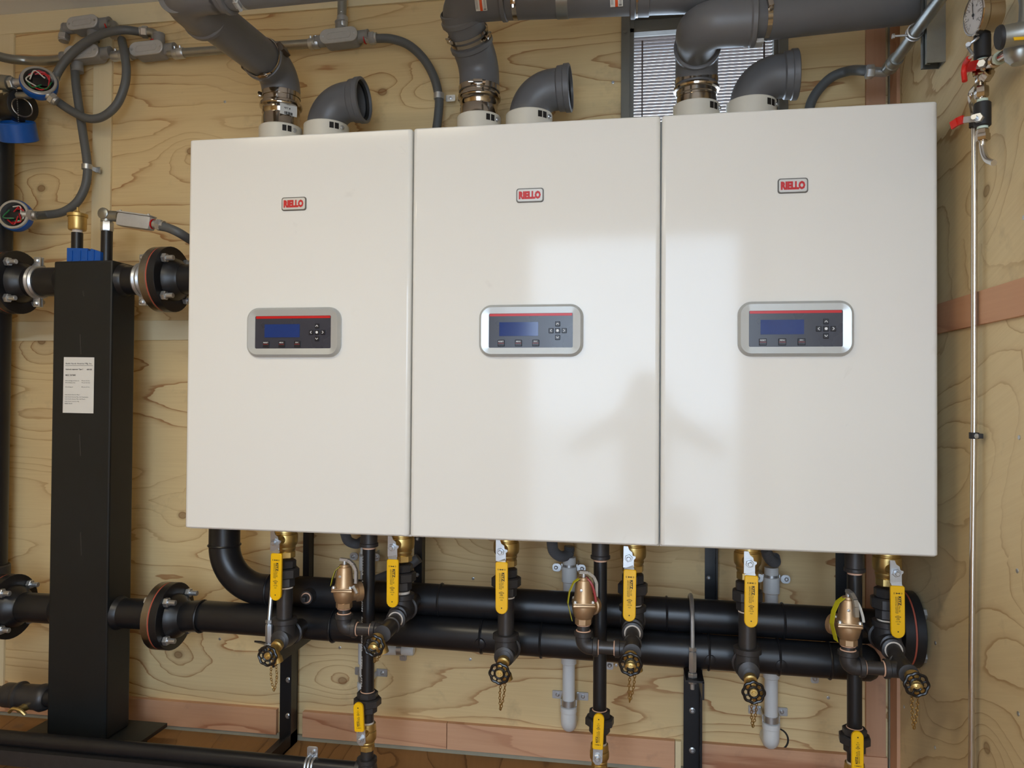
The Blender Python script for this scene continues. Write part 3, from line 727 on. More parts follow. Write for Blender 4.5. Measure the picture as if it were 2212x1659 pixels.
for k in (-.42, .42): obj('cover_screw', MB().lathe((a+b)/2+d*((b-a).length*k)+ZA*.024-YA*.008, ZA, [(0, .004), (.003, .004), (.004, .002)], 10), M['zinc'], t)
obj('seal_ring', MB().cyl(b-d*.001, b+d*.0025, .0148, n=18), M['redprint'], t)
obj('connector', MB().cyl(b+d*.004, b+d*.014, .013, n=16).hexn(b+d*.014, d, .016, .0175).cyl(b+d*.03, b+d*.038, .014, n=16), M['zinc'], t)
LTR = .0135
def flex(label, pts, Y, r=LTR, name='flexible_conduit'):
    p = smooth_path(PP(pts, Y), 7)
    return tag(obj(name, MB().tube(p, r, 14), M['lt']), label, 'conduit', 'grey flexible conduits')
flex('short grey flexible conduit dropping from the junction body to behind the left boiler', [(343, 488), (362, 492), (385, 502), (408, 516, .30), (430, 530, .37), (452, 548, .43)], TY-.03)

# ---- left edge: pump riser, flanges, drain
px = P(2, 700, .42).x
t = thing('pump_riser', 'vertical black pipe cut by the left edge of the photo', 'pipe', (px-.02, .42, .72))
obj('riser_pipe', MB().cyl((px-.018, .42, P(5, 1236, .42).z), (px-.018, .42, P(5, 215, .42).z), .044, n=28), M['black'], t)
obj('coupling', MB().lathe((px-.018, .42, P(5, 1240, .42).z-.02), ZA, [(0, .050), (.004, .053), (.045, .053), (.049, .050)], 28), M['iron'], t)
for (z, uu, lab) in ((ZU, 30, 'black bolted flange on the upper pipe at the left edge'), (ZL, 28, 'black bolted flange on the lower pipe at the left edge')):
    x = P(uu-14, 1310, TY).x; t = thing('pipe_flange', lab, 'pipe flange', (x, TY, z), 'bolted pipe flanges')
    flange(t, x, z, TY, 1, steel=False)
    obj('pipe_end', MB().cyl((x-.14, TY, z), (x-.02, TY, z), NR, n=24), M['black'], t)
a = P(-10, 1502, TY-.02); b = P(112, 1506, TY-.02)
t = thing('drain_union', 'dark iron union pipe low on the left of the column', 'pipe fitting', (a.x, a.y, a.z-.03))
obj('pipe', MB().cyl(a, (TX0+.005, b.y, b.z), .028, n=24), M['black'], t)
c = P(55, 1504, TY-.02)
obj('union_body', MB().lathe(c-XA*.075, XA, [(0, .031), (.01, .036), (.045, .036), (.05, .041), (.06, .043), (.065, .036), (.12, .037), (.135, .041), (.15, .036), (.155, .031)], 28), M['iron'], t)
c = P(38, 1535, TY-.08)
t = thing('brass_tee_handle', 'small brass drain cock under the iron union at the left', 'valve', c)
obj('cock_body', MB().lathe(c+YA*.05, FA, [(0, .011), (.02, .013), (.03, .010), (.045, .010)], 14), M['brass'], t)
obj('handle', MB().tube(smooth_path([c+V(-.028, 0, -.006), c+V(-.012, -.004, .006), c+V(.012, -.004, .004), c+V(.026, 0, -.010)], 4), .0055, 8), M['brass'], t)

# ------------------------------------------------------------------ headers
lo = thing('lower_header', 'long black steel header pipe, the lower of the two under the boilers', 'header pipe', (-.2, HY, HZ), 'black header pipes under the boilers')
xf = P(362, 1331, TY).x; xe = P(1862, 1430, HY).x
zl0 = P(490, 1335, HY).z; zl1 = P(1700, 1420, HY).z
def hz_lo(x): return zl0+(zl1-zl0)*(x-P(490, 1335, HY).x)/(P(1700, 1420, HY).x-P(490, 1335, HY).x)
flange(lo, xf, ZL, TY, 1)
x1 = xf+.055
obj('pipe', MB().tube([V(x1, TY, ZL), V(x1+.06, HY+.005, hz_lo(x1+.06)), V(xe, HY, hz_lo(xe))], NR, 32), M['black'], lo)
obj('end_cap', MB().lathe((xe, HY, hz_lo(xe)), XA, [(0, NR), (.015, NR), (.030, NR*.82), (.040, NR*.5), (.044, 0)], 28), M['black'], lo)
for u in (436, 722, 1042, 1170, 1530, 1680, 1790): x = P(u, 1380, HY).x; obj('weld_bead', weld(MB(), V(x, HY, hz_lo(x)), XA, NR), M['black'], lo)
for u in (1042, 1530, 1680):
    x = P(u, 1400, HY).x+.002; c = V(x, HY-NR*.92, hz_lo(x)-.008)
    obj('weld_boss', MB().lathe(c, V(0, -1, -.15), [(-.004, .016), (.003, .014), (.005, .008), (.005, 0)], 16), M['black'], lo)
up = thing('upper_header', 'long black header pipe with a swept elbow at the left, upper of the two', 'header pipe', (0, UY, UZ), 'black header pipes under the boilers')
zu0 = P(680, 1280, UY).z; zu1 = P(1700, 1342, UY).z
def hz_up(x): return zu0+(zu1-zu0)*(x-P(680, 1280, UY).x)/(P(1700, 1342, UY).x-P(680, 1280, UY).x)
xv = P(485, 1170, UY).x; xr = P(1950, 1360, UY).x
obj('pipe', MB().tube(fillet([V(xv, UY, BZ0-.008), V(xv, UY, hz_up(xv)), V(xr, UY, hz_up(xr))], .125, 16), NR, 32), M['black'], up)
obj('weld_bead', weld(MB(), V(xv, UY, hz_up(xv)+.125), ZA, NR), M['black'], up)
for u in (585, 953, 1440, 1690): x = P(u, 1290, UY).x; obj('weld_bead', weld(MB(), V(x, UY, hz_up(x)), XA, NR), M['black'], up)
flange(up, xr+.004, hz_up(xr), UY, -1, R=.095, steel=False)
# plugged tapping on the upper header beside the first valve
c = P(662, 1291, UY-NR-.02)
obj('tapping', MB().cyl((c.x, UY-NR+.006, c.z), (c.x, UY-NR-.022, c.z), .022, .019, n=18), M['iron'], up)
obj('plug_seal', MB().torus((c.x, UY-NR-.021, c.z), YA, .0125, .0028, 18, 6), M['dope'], up)
obj('square_plug', MB().cyl((c.x, UY-NR-.022, c.z), (c.x, UY-NR-.030, c.z), .0115, n=16).box((c.x, UY-NR-.036, c.z), (.012, .014, .012), bev=.001), M['iron'], up)

# ------------------------------------------------------------------ valves
SIDE = ['left', 'middle', 'right']
def handle_print(t, c, ux, uy, L, flip=False):
    """lettering on a yellow grip; ux across, uy towards the stem"""
    m = MB(); k_ = min(1.0, L/.125); r1 = -uy; r2 = ux; top = c+uy*(L*.36)
    put_text(m, 'S', top-ux*.0085*k_, ux, uy, .0028*k_, .004*k_, .02); put_text(m, 'O', top+ux*.0085*k_, ux, uy, .0034*k_, .004*k_, .02)
    m.box(top, (.008*k_, .0016*k_, .0002), ux, uy)
    for e in (-1, 1): m.box(top+ux*(.0036*k_*e), (.0018*k_, .0034*k_, .0002), ux, uy)
    put_text(m, 'KITZ', c+uy*(L*.215)+ux*.0042*k_, r1, r2, .022*k_, .0066*k_, .045); put_text(m, 'No.58', c+uy*(L*.06)+ux*.0036*k_, r1, r2, .014*k_, .0038*k_, .0)
    put_text(m, '600WOG/150WSP', c+uy*(L*.135)-ux*.0042*k_, r1, r2, .040*k_, .0040*k_, .0)
    m.box(c+uy*(L*.135)-ux*.0004*k_, (.0008*k_, .041*k_, .0002), ux, uy)
    k = c-uy*(L*.09); a_ = .0065*k_; b_ = .0032*k_
    for a, b in (((-a_, 0), (0, b_)), ((0, b_), (a_, 0)), ((a_, 0), (0, -b_)), ((0, -b_), (-a_, 0))):
        m.bar(k+ux*a[0]+uy*a[1], k+ux*b[0]+uy*b[1], .0009*k_, .0002, up=ux.cross(uy))
    put_text(m, 'UL', k, ux, uy, .004*k_, .0028*k_, .02); put_text(m, 'CSA', c-uy*(L*.135), ux, uy, .008*k_, .003*k_, .03)
    put_text(m, '175 PSI', c-uy*(L*.180), ux, uy, .011*k_, .003*k_, .01); put_text(m, 'A25', c-uy*(L*.225), ux, uy, .006*k_, .003*k_, .01)
    return m
def ball_valve(label, x, y, ztop, zbot, nut, grip0, grip1, tilt=0.0, handle_up=False, R=.033, group='brass ball valves under the boilers'):
    """vertical brass ball valve; nut, grip0 (by the stem), grip1 (free end) are points of the lever"""
    t = thing('ball_valve', label, 'ball valve', (x, y, zbot), group)
    H = ztop-zbot; o = V(x, y, zbot)
    prof = [(0, R*.60), (.0, R*.72)]
    obj('body', MB().lathe(o, ZA, [(H*.20, R*.72), (H*.24, R*.80), (H*.30, R*.84), (H*.33, R*.80), (H*.36, R*.84), (H*.42, R*.97), (H*.52, R), (H*.66, R), (H*.72, R*.97), (H*.74, R*.90), (H*.77, R*.90), (H*.79, R*.96), (H*1.0, R*.90)], 28), M['brass'], t)
    obj('hex_end', MB().hexn(o, ZA, H*.21, R*.82, .2, 8), M['brass'], t)
    nut = Vector(nut)
    obj('stem_boss', MB().cyl((nut.x, y-R*.7, nut.z), (nut.x, nut.y+.006, nut.z), R*.42, R*.30, n=16), M['brass'], t)
    g0 = Vector(grip0); g1 = Vector(grip1); dr = (g0-g1).normalized(); n_ = FA; ux = dr.cross(n_).normalized()
    # lever: flat steel plate round the stem, stepped forward to the grip
    lv = MB(); W = .023
    s = -1 if handle_up else 1
    a = nut+V(0, .002, 0)
    lv.slab(a, ux, dr, [(-W*.55, -.024), (W*.55, -.024), (W*.55, -.004), (W*.72, .0), (W*.72, .004), (W*.42, .006), (W*.36, .014), (W*.05, .019), (-W*.1, .028), (-W*.55, .028)] if not handle_up else
            [(-W*.5, -.022), (W*.5, -.022), (W*.5, .010), (W*.2, .018), (-W*.2, .018), (-W*.5, .010)], .0030)
    lever = obj('lever', lv, M['zinc'], t)
    lv2 = MB(); q0 = a-dr*.022; lv2.bar(q0+n_*.0015, g0+n_*.0005-dr*.004, W, .003, up=n_); obj('lever_arm', lv2, M['zinc'], t)
    L = (g0-g1).length; c = (g0+g1)/2
    W2 = .0305 if not handle_up else .026
    ol = []
    for k in range(9): th = PI+PI*k/8; ol.append((W2/2*math.cos(th), -L/2+W2/2+W2/2*math.sin(th)))
    ol += [(W2/2, L/2-.003), (W2/2-.003, L/2), (-W2/2+.003, L/2), (-W2/2, L/2-.003)]
    inn = [(x_*.90, y_*.978) for (x_, y_) in ol]
    gp = obj('grip', MB().slab(c+YA*.003, ux, dr, ol, .0075, inn, .0016), M['yellow'], t, 'yellow vinyl lever grip')
    fc = c+YA*.003-YA*.0079
    flat('printed_text', handle_print(t, fc, ux, dr, L), M['ink'], gp)
    obj('hang_hole', MB().lathe(g1+dr*W2*.5-YA*.0046, FA, [(0, .0016), (.0003, .0016)], 8), M['dark'], gp)
    st = MB().hexn(nut+FA*.0012, FA, .006, .0095, .3); st.cyl(nut+FA*.006, nut+FA*.016, .0052, n=12, bev=.001); st.cyl(nut+FA*.0008, nut+FA*.002, .0115, n=14)
    obj('stem_nut', st, M['zinc'], t)
    return t
def union(label, o, R=.038, H=.085, flip=False, name='pipe_union', group='black iron pipe unions'):
    o = Vector(o); t = thing(name, label, 'pipe union', o, group)
    obj('lower_hex', MB().hexn(o, ZA, H*.36, R*.72, .1, 8), M['iron'], t)
    obj('union_nut', MB().hexn(o+ZA*H*.33, ZA, H*.36, R, .25, 8), M['iron'], t)
    obj('upper_hex', MB().hexn(o+ZA*H*.68, ZA, H*.30, R*.76, .4, 8), M['iron'], t)
    return t
def drain(label, c, y0, kind, chain_end, R=.0245):
    """hose-end drain valve, axis towards the room; c = wheel centre"""
    c = Vector(c); t = thing('drain_valve', label, 'drain valve', c, 'black handwheel drain valves')
    obj('valve_body', MB().lathe(V(c.x, y0, c.z+.012), c+V(0, .012, 0)-V(c.x, y0, c.z+.012), [(0, .0125), (.004, .0155), (.016, .0155), (.018, .0115), (.030, .0135), (.040, .0135), (.044, .009), ((y0-c.y-.008), .007)], 16), M['brass'], t)
    oc = V(c.x+.008, c.y+.026, c.z+.004)
    obj('hose_end', MB().lathe(oc, V(.25, .1, -1), [(0, .010), (.014, .011), (.016, .0135), (.030, .0135), (.030, .006)], 16), M['brass'], t)
    N = 64; pth = []
    for k in range(N):
        a = 2*PI*k/N; rr_ = R*(1-.085*(.5-.5*math.cos(8*a))); pth.append(c+V(rr_*math.cos(a), 0, rr_*math.sin(a)))
    wh = MB().tube(pth, .0034, 8, closed=True)
    for k in range(8):
        a = 2*PI*(k+.5)/8
        if k % 2 == 0: wh.tube([c+V(.006*math.cos(a), .001, .006*math.sin(a)), c+V(R*.5*math.cos(a), 0, R*.5*math.sin(a))], .0026, 6)
        wh.tube([c+V(R*.52*math.cos(a), 0, R*.52*math.sin(a)), c+V(R*.96*math.cos(a), 0, R*.96*math.sin(a))], .0022, 6)
    wh.torus(c, YA, R*.50, .0026, 24, 6)
    obj("handwheel", wh, M["gloss"], t)
    obj('wheel_hub', MB().lathe(c+YA*.005, FA, [(0, .008), (.006, .0095), (.0075, .0085), (.0075, .0055)], 16).hexn(c-YA*.002, FA, .005, .0052).cyl(c-YA*.006, c-YA*.010, .0022, n=8), M['brass'], t)
    # chain of the hose cap: two strands from the outlet to the lowest link
    ce = Vector(chain_end); ch = MB(); top = oc+V(-.003, -.002, -.030)
    def link(p, q, k):
        d = q-p; L = d.length; d.normalize(); s_ = V(1, 0, 0) if k % 2 == 0 else V(.25, 1, 0).normalized(); s_ = (s_-d*s_.dot(d)).normalized()
        pts = [p+d*(L/2)+d*(L*.60*math.cos(2*PI*i/8))+s_*(.0027*math.sin(2*PI*i/8)) for i in range(8)]
        ch.tube(pts, .0010, 4, closed=True)
    for strand in (0, 1):
        a0 = top+V(-.005 if strand == 0 else .005, 0, 0); n_ = max(5, int((a0-ce).length/.0062)); 
        for k in range(n_):
            f0 = k/n_; f1 = (k+1)/n_; w = lambda f: a0.lerp(ce, f)+V((-.0035 if strand == 0 else .0035)*math.sin(PI*f)*kind, 0, 0)
            link(w(f0), w(f1), k+strand)
    obj('cap_chain', ch, M['chain'], t)
    return t
M['gloss'] = plain('glossy_black_wheel', sl(22,20,20), .3, var=.1)
M['chain'] = plain('pale_brass_chain', sl(172,140,84), .35, .9)
def tee_y(mb, c, yb, yf, rt, up_h, r2=None):
    """iron tee: run along y from yb to yf, branch up to c.z + up_h; beaded mouths"""
    c = Vector(c); r2 = r2 or rt*.95
    mb.lathe(V(c.x, yb, c.z), FA, [(0, rt), (.001, rt+.004), (.012, rt+.005), (.014, rt), ((yb-yf)*.5, rt*1.08), (yb-yf-.004, rt*.92), (yb-yf, rt*.6)], 24)
    mb.lathe(c, ZA, [(0, rt*1.04), (up_h-.016, rt), (up_h-.013, rt+.006), (up_h-.001, rt+.006), (up_h, rt+.004), (up_h, rt*.8)], 24)
    return mb
# supply drops (left of each boiler) -------------------------------------------------
SY = .13
sup = [dict(ax=(615, 1310), nut=(594, 1171), g0=(598, 1195), g1=(596, 1297), tee=(619, 1376), uni=(1266, 1207), hw=(578, 1417), ch=(592, 1493), vb=1204),
       dict(ax=(1093, 1340), nut=(1082, 1191), g0=(1084, 1214), g1=(1084, 1326), tee=(1094, 1412), uni=(1287, 1226), hw=(1079, 1455), ch=(1081, 1534), vb=1227),
       dict(ax=(1614.5, 1370), nut=(1619, 1217), g0=(1623, 1243), g1=(1622, 1355), tee=(1614, 1444), uni=(1318, 1254), hw=(1628, 1496), ch=(1626, 1571), vb=1252)]
for i, s in enumerate(sup):
    x = P(s['ax'][0], s['ax'][1], SY).x; sd = SIDE[i]; u = s['ax'][0]
    zt = P(u, s['tee'][1], SY).z; zu1_ = P(u, s['uni'][1], SY).z; zu0_ = P(u, s['uni'][0], SY).z; zv = P(u, s['vb'], SY).z
    LY = .068
    ball_valve('brass ball valve with yellow lever, left of the two under the %s boiler' % sd, x, SY, BZ0-.006, zu1_+.004, P(*s['nut'], LY), P(*s['g0'], LY-.004), P(*s['g1'], LY-.004))
    union('black iron union below the left ball valve of the %s boiler' % sd, (x, SY, zu0_), .038, zu1_-zu0_)
    t = thing('pipe_nipple', 'dark vertical pipe nipple below the left union of the %s boiler' % sd, 'pipe', (x, SY, zt+.03), 'dark vertical pipe nipples')
    obj('pipe', MB().cyl((x, SY, zt+.02), (x, SY, zu0_+.006), .0212, n=24), M['ironpipe'], t)
    obj('thread_tape', MB().cyl((x, SY, zu0_-.004), (x, SY, zu0_+.001), .0222, n=24), M['tape'], t)
    hwc = P(*s['hw'], .035)
    t = thing('pipe_tee', 'dark iron tee between the lower header and the left drain valve of the %s boiler' % sd, 'pipe fitting', (x, SY, zt), 'dark iron tees')
    obj('tee_body', tee_y(MB(), V(x, SY, zt), SY+.050, SY-.032, .0275, .052), M['iron'], t)
    obj('branch_pipe', MB().cyl((x, SY+.04, zt), (x, HY-NR+.006, zt), .0215, n=20), M['ironpipe'], t)
    bsh = V(hwc.x, SY-.028, hwc.z+.016)
    obj('bushing', MB().lathe(bsh+YA*.012, FA, [(0, .017), (.010, .019), (.016, .019), (.018, .015)], 18), M['iron'], t)
    drain('handwheel drain valve with hanging chain, left one under the %s boiler' % sd, hwc, bsh.y-.004, 1.6 if i == 0 else .7, P(*s['ch'], .055))
# return drops (right of each boiler), with relief valve and drain ------------------------
RY = .145
ret = [dict(ax=(868, 1220), nut=(848, 1182), g0=(849, 1208), g1=(848, 1312), tz=1322, uni=(1274, 1216), hw=(807, 1395), ch=(809, 1431), rel=(738, 1208, 1313), nip=(780, 1359), el=(743, 1352)),
       dict(ax=(1367, 1250), nut=(1358, 1205), g0=(1361, 1230), g1=(1359, 1342), tz=1350, uni=(1304, 1238), hw=(1362, 1435), ch=(1360, 1517), rel=(1258, 1235, 1348), nip=(1308, 1399), el=(1260, 1397)),
       dict(ax=(1916, 1270), nut=(1935, 1237), g0=(1938, 1265), g1=(1939, 1378), tz=1385, uni=(1336, 1268), hw=(1980, 1479), ch=(1974, 1575), rel=(1828, 1276, 1393), nip=(1890, 1443), el=(1832, 1441))]
for i, s in enumerate(ret):
    x = P(s['ax'][0], s['ax'][1], RY).x; sd = SIDE[i]; u = s['ax'][0]
    zt = P(u, s['tz'], RY).z; zu0_ = P(u, s['uni'][0], RY).z; zu1_ = P(u, s['uni'][1], RY).z; LY = .08
    ball_valve('brass ball valve with yellow lever, right of the two under the %s boiler' % sd, x, RY, BZ0-.006, zu1_+.004, P(*s['nut'], LY), P(*s['g0'], LY-.004), P(*s['g1'], LY-.004))
    union('black iron union below the right ball valve of the %s boiler' % sd, (x, RY, zu0_), .038, zu1_-zu0_)
    t = thing('pipe_nipple', 'short threaded nipple below the right union of the %s boiler' % sd, 'pipe', (x, RY, zt+.03), 'dark vertical pipe nipples')
    obj('pipe', MB().cyl((x, RY, zt+.02), (x, RY, zu0_+.006), .0212, n=24), M['ironpipe'], t)
    obj('thread_tape', MB().cyl((x, RY, zt+.050), (x, RY, zt+.056), .0222, n=24), M['tape'], t)
    RLY = .03; zn = P(*s['nip'], RLY).z
    t = thing('pipe_tee', 'dark iron tee between the upper header and the relief valve branch of the %s boiler' % sd, 'pipe fitting', (x, RY, zt), 'dark iron tees')
    obj('tee_body', tee_y(MB(), V(x, RY, zt), RY+.048, RY-.040, .0275, .050), M['iron'], t)
    obj('branch_pipe', MB().cyl((x, RY+.04, zt), (x, UY-NR+.006, zt), .0215, n=20), M['ironpipe'], t)
    obj('reducing_mouth', MB().lathe((x, RY-.034, zt-.006), FA, [(0, .024), (.004, .026), (.014, .026), (.016, .022), (.016, .017)], 22), M['iron'], t)
    obj('mouth_seal', MB().torus((x, RY-.0495, zt-.006), YA, .0185, .002, 20, 6), M['tape'], t)
    # forward branch: nipple, small tee, left nipple and elbow carrying the relief valve
    t = thing('relief_branch', 'dark pipe branch with tee and elbow carrying the relief valve of the %s boiler' % sd, 'pipe fitting', (x, RLY, zn), 'relief valve branches')
    obj('forward_nipple', MB().cyl((x, RY-.045, zt-.006), (x, RLY+.01, zn+.004), .0168, n=20), M['ironpipe'], t)
    tm = MB().lathe((x, RLY+.040, zn+.003), FA, [(0, .019), (.001, .0225), (.010, .0225), (.012, .0195), (.040, .0205), (.066, .0195), (.068, .0215), (.078, .0215), (.079, .013)], 22)
    re = P(s['el'][0], s['el'][1], RLY); tx = re.x
    tm.lathe((x, RLY, zn), -XA, [(0, .0185), (.028, .0185), (.030, .0215), (.040, .0215), (.041, .015)], 22)
    obj('small_tee', tm, M['iron'], t)
    obj('side_nipple', MB().cyl((x-.038, RLY, zn), (tx+.030, RLY, zn), .0150, n=20), M['ironpipe'], t)
    for (c_, a_) in (((x-.0415, RLY, zn), XA), ((tx+.0355, RLY, zn), XA), ((tx, RLY, zn+.0375), ZA)): obj('thread_seal', MB().torus(c_, a_, .0160, .0018, 18, 6), M['dope'], t)
    em = MB().tube(fillet([V(tx+.024, RLY, zn), V(tx, RLY, zn), V(tx, RLY, zn+.026)], .017, 8), .0188, 20)
    em.lathe((tx+.022, RLY, zn), XA, [(0, .019), (.002, .0225), (.011, .0225), (.013, .0205)], 20); em.lathe((tx, RLY, zn+.024), ZA, [(0, .019), (.002, .0225), (.011, .0225), (.013, .0205)], 20)
    obj('elbow', em, M['iron'], t)
    zr0 = P(s['rel'][0], s['rel'][2], RLY).z; zr1 = P(s['rel'][0], s['rel'][1], RLY).z
    obj('riser_nipple', MB().cyl((tx, RLY, zn+.03), (tx, RLY, zr0+.004), .0150, n=20), M['ironpipe'], t)
    # relief valve
    t = thing('relief_valve', 'bronze safety relief valve with steel lever and yellow tag under the %s boiler' % sd, 'relief valve', (tx, RLY, zr0), 'bronze relief valves')
    H = zr1-zr0; o = V(tx, RLY, zr0); ang = [0.0, .35, -1.2][i]
    obj('inlet_hex', MB().hexn(o, ZA, H*.13, .0205, .3, 8), M['bronze'], t)
    obj('inlet_seal', MB().torus(o, ZA, .0155, .0022, 18, 6), M['dope'], t)
    bd = MB().lathe(o, ZA, [(H*.12, .019), (H*.15, .0225), (H*.26, .0265), (H*.30, .0275), (H*.36, .0275)], 24)
    od = (V(.75, .66, 0), V(.45, .89, 0), V(-.55, .83, 0))[i]
    bd.lathe(o+ZA*H*.30, od, [(0, .020), (.030, .021), (.032, .0245), (.044, .0245), (.044, .018)], 20)
    obj('body', bd, M['bronze'], t)
    ux = Matrix.Rotation([.1, .15, -.05][i], 3, 'Z') @ XA; uy = ZA.cross(ux)
    fm = MB(); fm.box(o+ZA*H*.385, (.054, .054, H*.06), ux, uy, bev=.004); fm.box(o+ZA*H*.43, (.053, .053, H*.035), ux, uy, bev=.003)
    obj('square_flange', fm, M['bronze'], t)
    for sx in (-1, 1):
        for sy in (-1, 1):
            obj('flange_bolt', MB().lathe(o+ux*(.021*sx)+uy*(.021*sy)+ZA*H*.44, ZA, [(0, .0052), (.003, .0052), (.006, .003)], 10), M['zinc'], t)
    obj('bonnet', MB().lathe(o, ZA, [(H*.44, .026), (H*.47, .0245), (H*.52, .0225), (H*.80, .0185), (H*.845, .0165), (H*.85, .013), (H*.895, .0125), (H*.90, .009)], 28), M['bronze'], t)
    obj('vent_screw', MB().lathe(o+ZA*H*.68+V(-.004, -.0205, 0), FA, [(0, .0033), (.0018, .0033), (.002, .002)], 10), M['zinc'], t)
    obj('lift_stem', MB().cyl(o+ZA*H*.89, o+ZA*H*.97, .0055, n=12), M['zinc'], t)
    ld = Matrix.Rotation(ang, 3, 'Z') @ XA; lv = MB()
    pts = [o-ld*.012+ZA*(H*1.0), o+ld*.010+ZA*(H*.985), o+ld*.024+ZA*(H*.90), o+ld*.031+ZA*(H*.78), o+ld*.031+ZA*(H*.52)]
    if i == 2: pts = [o-ld*.004+ZA*(H*1.0), o+ld*.012+ZA*(H*.97), o+ld*.024+ZA*(H*.88), o+ld*.028+ZA*(H*.76), o+ld*.029+ZA*(H*.58)]
    sdv = ZA.cross(ld)
    for a_, b_ in zip(pts[:-1], pts[1:]): lv.bar(a_, b_, .010, .0068, up=(b_-a_).cross(sdv))
    obj('lift_lever', lv, M['zinc'], t)
    tg = MB(); td = V(-.95, -.2, 0).normalized()
    tp = [o+td*.010+ZA*H*.88, o+td*.024+ZA*H*.80, o+td*.034+ZA*H*.62, o+td*.038+ZA*H*.40, o+td*.028+ZA*H*.08]
    if i == 0: tp = [o+td*.008+ZA*H*.88, o+td*.022+ZA*H*.78, o+td*.029+ZA*H*.62, o+td*.033+ZA*H*.47]
    for a_, b_ in zip(tp[:-1], tp[1:]): tg.bar(a_, b_, .020, .0008, up=(b_-a_).cross(V(.2, -.95, .05)))
    obj('warning_tag', tg, M['tagyellow'], t)
    if i == 0: obj('lead_seal', MB().cyl(o+V(.030, -.018, H*.50), o+V(.042, -.022, H*.36), .0042, n=10), M['zinc'], t)
    if i: obj('seal_strap', MB().tube(smooth_path([o+V(.006, -.004, H*.90), o+V(.020, -.008, H*.78), o+V(.028, -.010, H*.58), o+V(.030, -.012, H*.46)], 5), .0032, 6), M['wirewhite'] if i == 2 else M['keyred'], t)
    hwc = P(*s['hw'], -.04)
    drain('handwheel drain valve with hanging chain, on the relief branch of the %s boiler' % sd, hwc, RLY-.036, .7, P(*s['ch'], -.02))
# gas drops --------------------------------------------------------------------------
GY = .118
gas = [dict(top=(801, 1163), u0=795, un=(1492, 1538), v0=1620, nut=(780, 1595), g0=(777, 1580), g1=(774, 1517), end=None),
       dict(top=(1294, 1190), u0=1296, un=(1532, 1582), v0=1659, nut=(1291, 1636), g0=(1291, 1618), g1=(1294, 1541), end=None),
       dict(top=(1846, 1218), u0=1846, un=(1570, 1622), v0=1700, nut=(1852, 1690), g0=(1852, 1665), g1=(1852, 1579), end=None)]
MZ = P(420, 1631, GY).z
for i, s in enumerate(gas):
    sd = SIDE[i]; x = P(s['u0'], 1400, GY).x; ub = P(s['u0'], s['un'][1], GY).z; ut = P(s['u0'], s['un'][0], GY).z
    t = thing('gas_pipe', 'thin black vertical gas pipe from the underside of the %s boiler' % sd, 'pipe', (x, GY, ub), 'black gas pipes')
    zt_ = P(s['u0'], s['top'][1]+22, GY).z
    obj('pipe', MB().cyl((x, GY, ut-.004), (x, GY, zt_), .0168, n=22), M['gaspipe'] if 'gaspipe' in M else M['black'], t)
    obj('top_seal', MB().cyl((x, GY, zt_-.002), (x, GY, zt_+.006), .0165, n=22), M['dope'], t)
    obj('top_coupling', MB().lathe((x, GY, zt_+.005), ZA, [(0, .021), (.002, .0245), (.009, .0245), (.011, .022), (BZ0-zt_-.008, .022)], 20), M['iron'], t)
    obj('lower_seal', MB().torus((x, GY, ut-.002), ZA, .0170, .0024, 20, 6), M['dope'], t)
    if i == 0:
        m = MB(); put_text(m, '221010A   UTET   NOM   S/A53   SCH40   STEEL   UTN', V(x-.0125, GY-.0128, (zt_+ut)/2), V(0, 0, -1), V(.72, -.70, 0), .34, .0085, .012); flat('stencil', m, M['whiteink'], t)
    union('black union on the gas pipe under the %s boiler' % sd, (x, GY, ub), .036, ut-ub, group='black iron pipe unions')
    zv0 = P(s['u0'], s['v0'], GY).z; zn = ub-.004
    t = thing('pipe_nipple', 'short black nipple under the gas union of the %s boiler' % sd, 'pipe', (x, GY, ub-.03), 'dark vertical pipe nipples')
    obj('pipe', MB().cyl((x, GY, ub-.028), (x, GY, ub+.004), .0168, n=20), M['ironpipe'], t); obj('thread_tape', MB().cyl((x, GY, ub-.030), (x, GY, ub-.024), .0178, n=20), M['tape'], t)
    vt = ub-.028; vb = zv0
    ball_valve('brass gas ball valve with its yellow lever turned up, under the %s boiler' % sd, x, GY, vt, vb, P(*s['nut'], GY-.052), P(*s['g0'], GY-.056), P(*s['g1'], GY-.056), handle_up=True, R=.024, group='brass gas valves')
    t = thing('pipe_nipple', 'black nipple below the gas valve of the %s boiler' % sd, 'pipe', (x, GY, max(.02, vb-.08)), 'dark vertical pipe nipples')
    if vb > MZ+.02:
        obj('pipe', MB().cyl((x, GY, MZ-.005), (x, GY, vb+.003), .0168, n=20), M['ironpipe'], t)
        obj('thread_seal', MB().torus((x, GY, vb-.035), ZA, .019, .0022, 18, 6), M['dope'], t)
    else: obj('pipe', MB().cyl((x, GY, .004), (x, GY, vb+.003), .0168, n=20), M['ironpipe'], t)
# gas main along the floor
xg = P(795, 1400, GY).x
t = thing('gas_main', 'black gas main running along the floor in front of the column', 'pipe', (-.3, GY, MZ))
obj('pipe', MB().cyl((-1.05, GY, MZ), (xg+.012, GY, MZ), .0205, n=24), M['black'], t)
obj('end_elbow', MB().lathe((xg-.03, GY, MZ), XA, [(0, .021), (.002, .026), (.014, .026), (.016, .023), (.05, .023), (.055, .012)], 22).lathe((xg, GY, MZ), ZA, [(0, .023), (.022, .023), (.024, .026), (.034, .026)], 20), M['iron'], t)
t = thing('strut_rail', 'dark steel channel on the floor carrying the gas main', 'strut channel', (-.3, GY-.0, .0))
m = MB(); zt_ = MZ-.0215
m.box((-.36, GY-.004, zt_-.003), (1.4, .046, .005)); m.box((-.36, GY-.025, zt_-.022), (1.4, .004, .040)); m.box((-.36, GY+.017, zt_-.022), (1.4, .004, .040))
obj('channel', m, M['iron'], t)
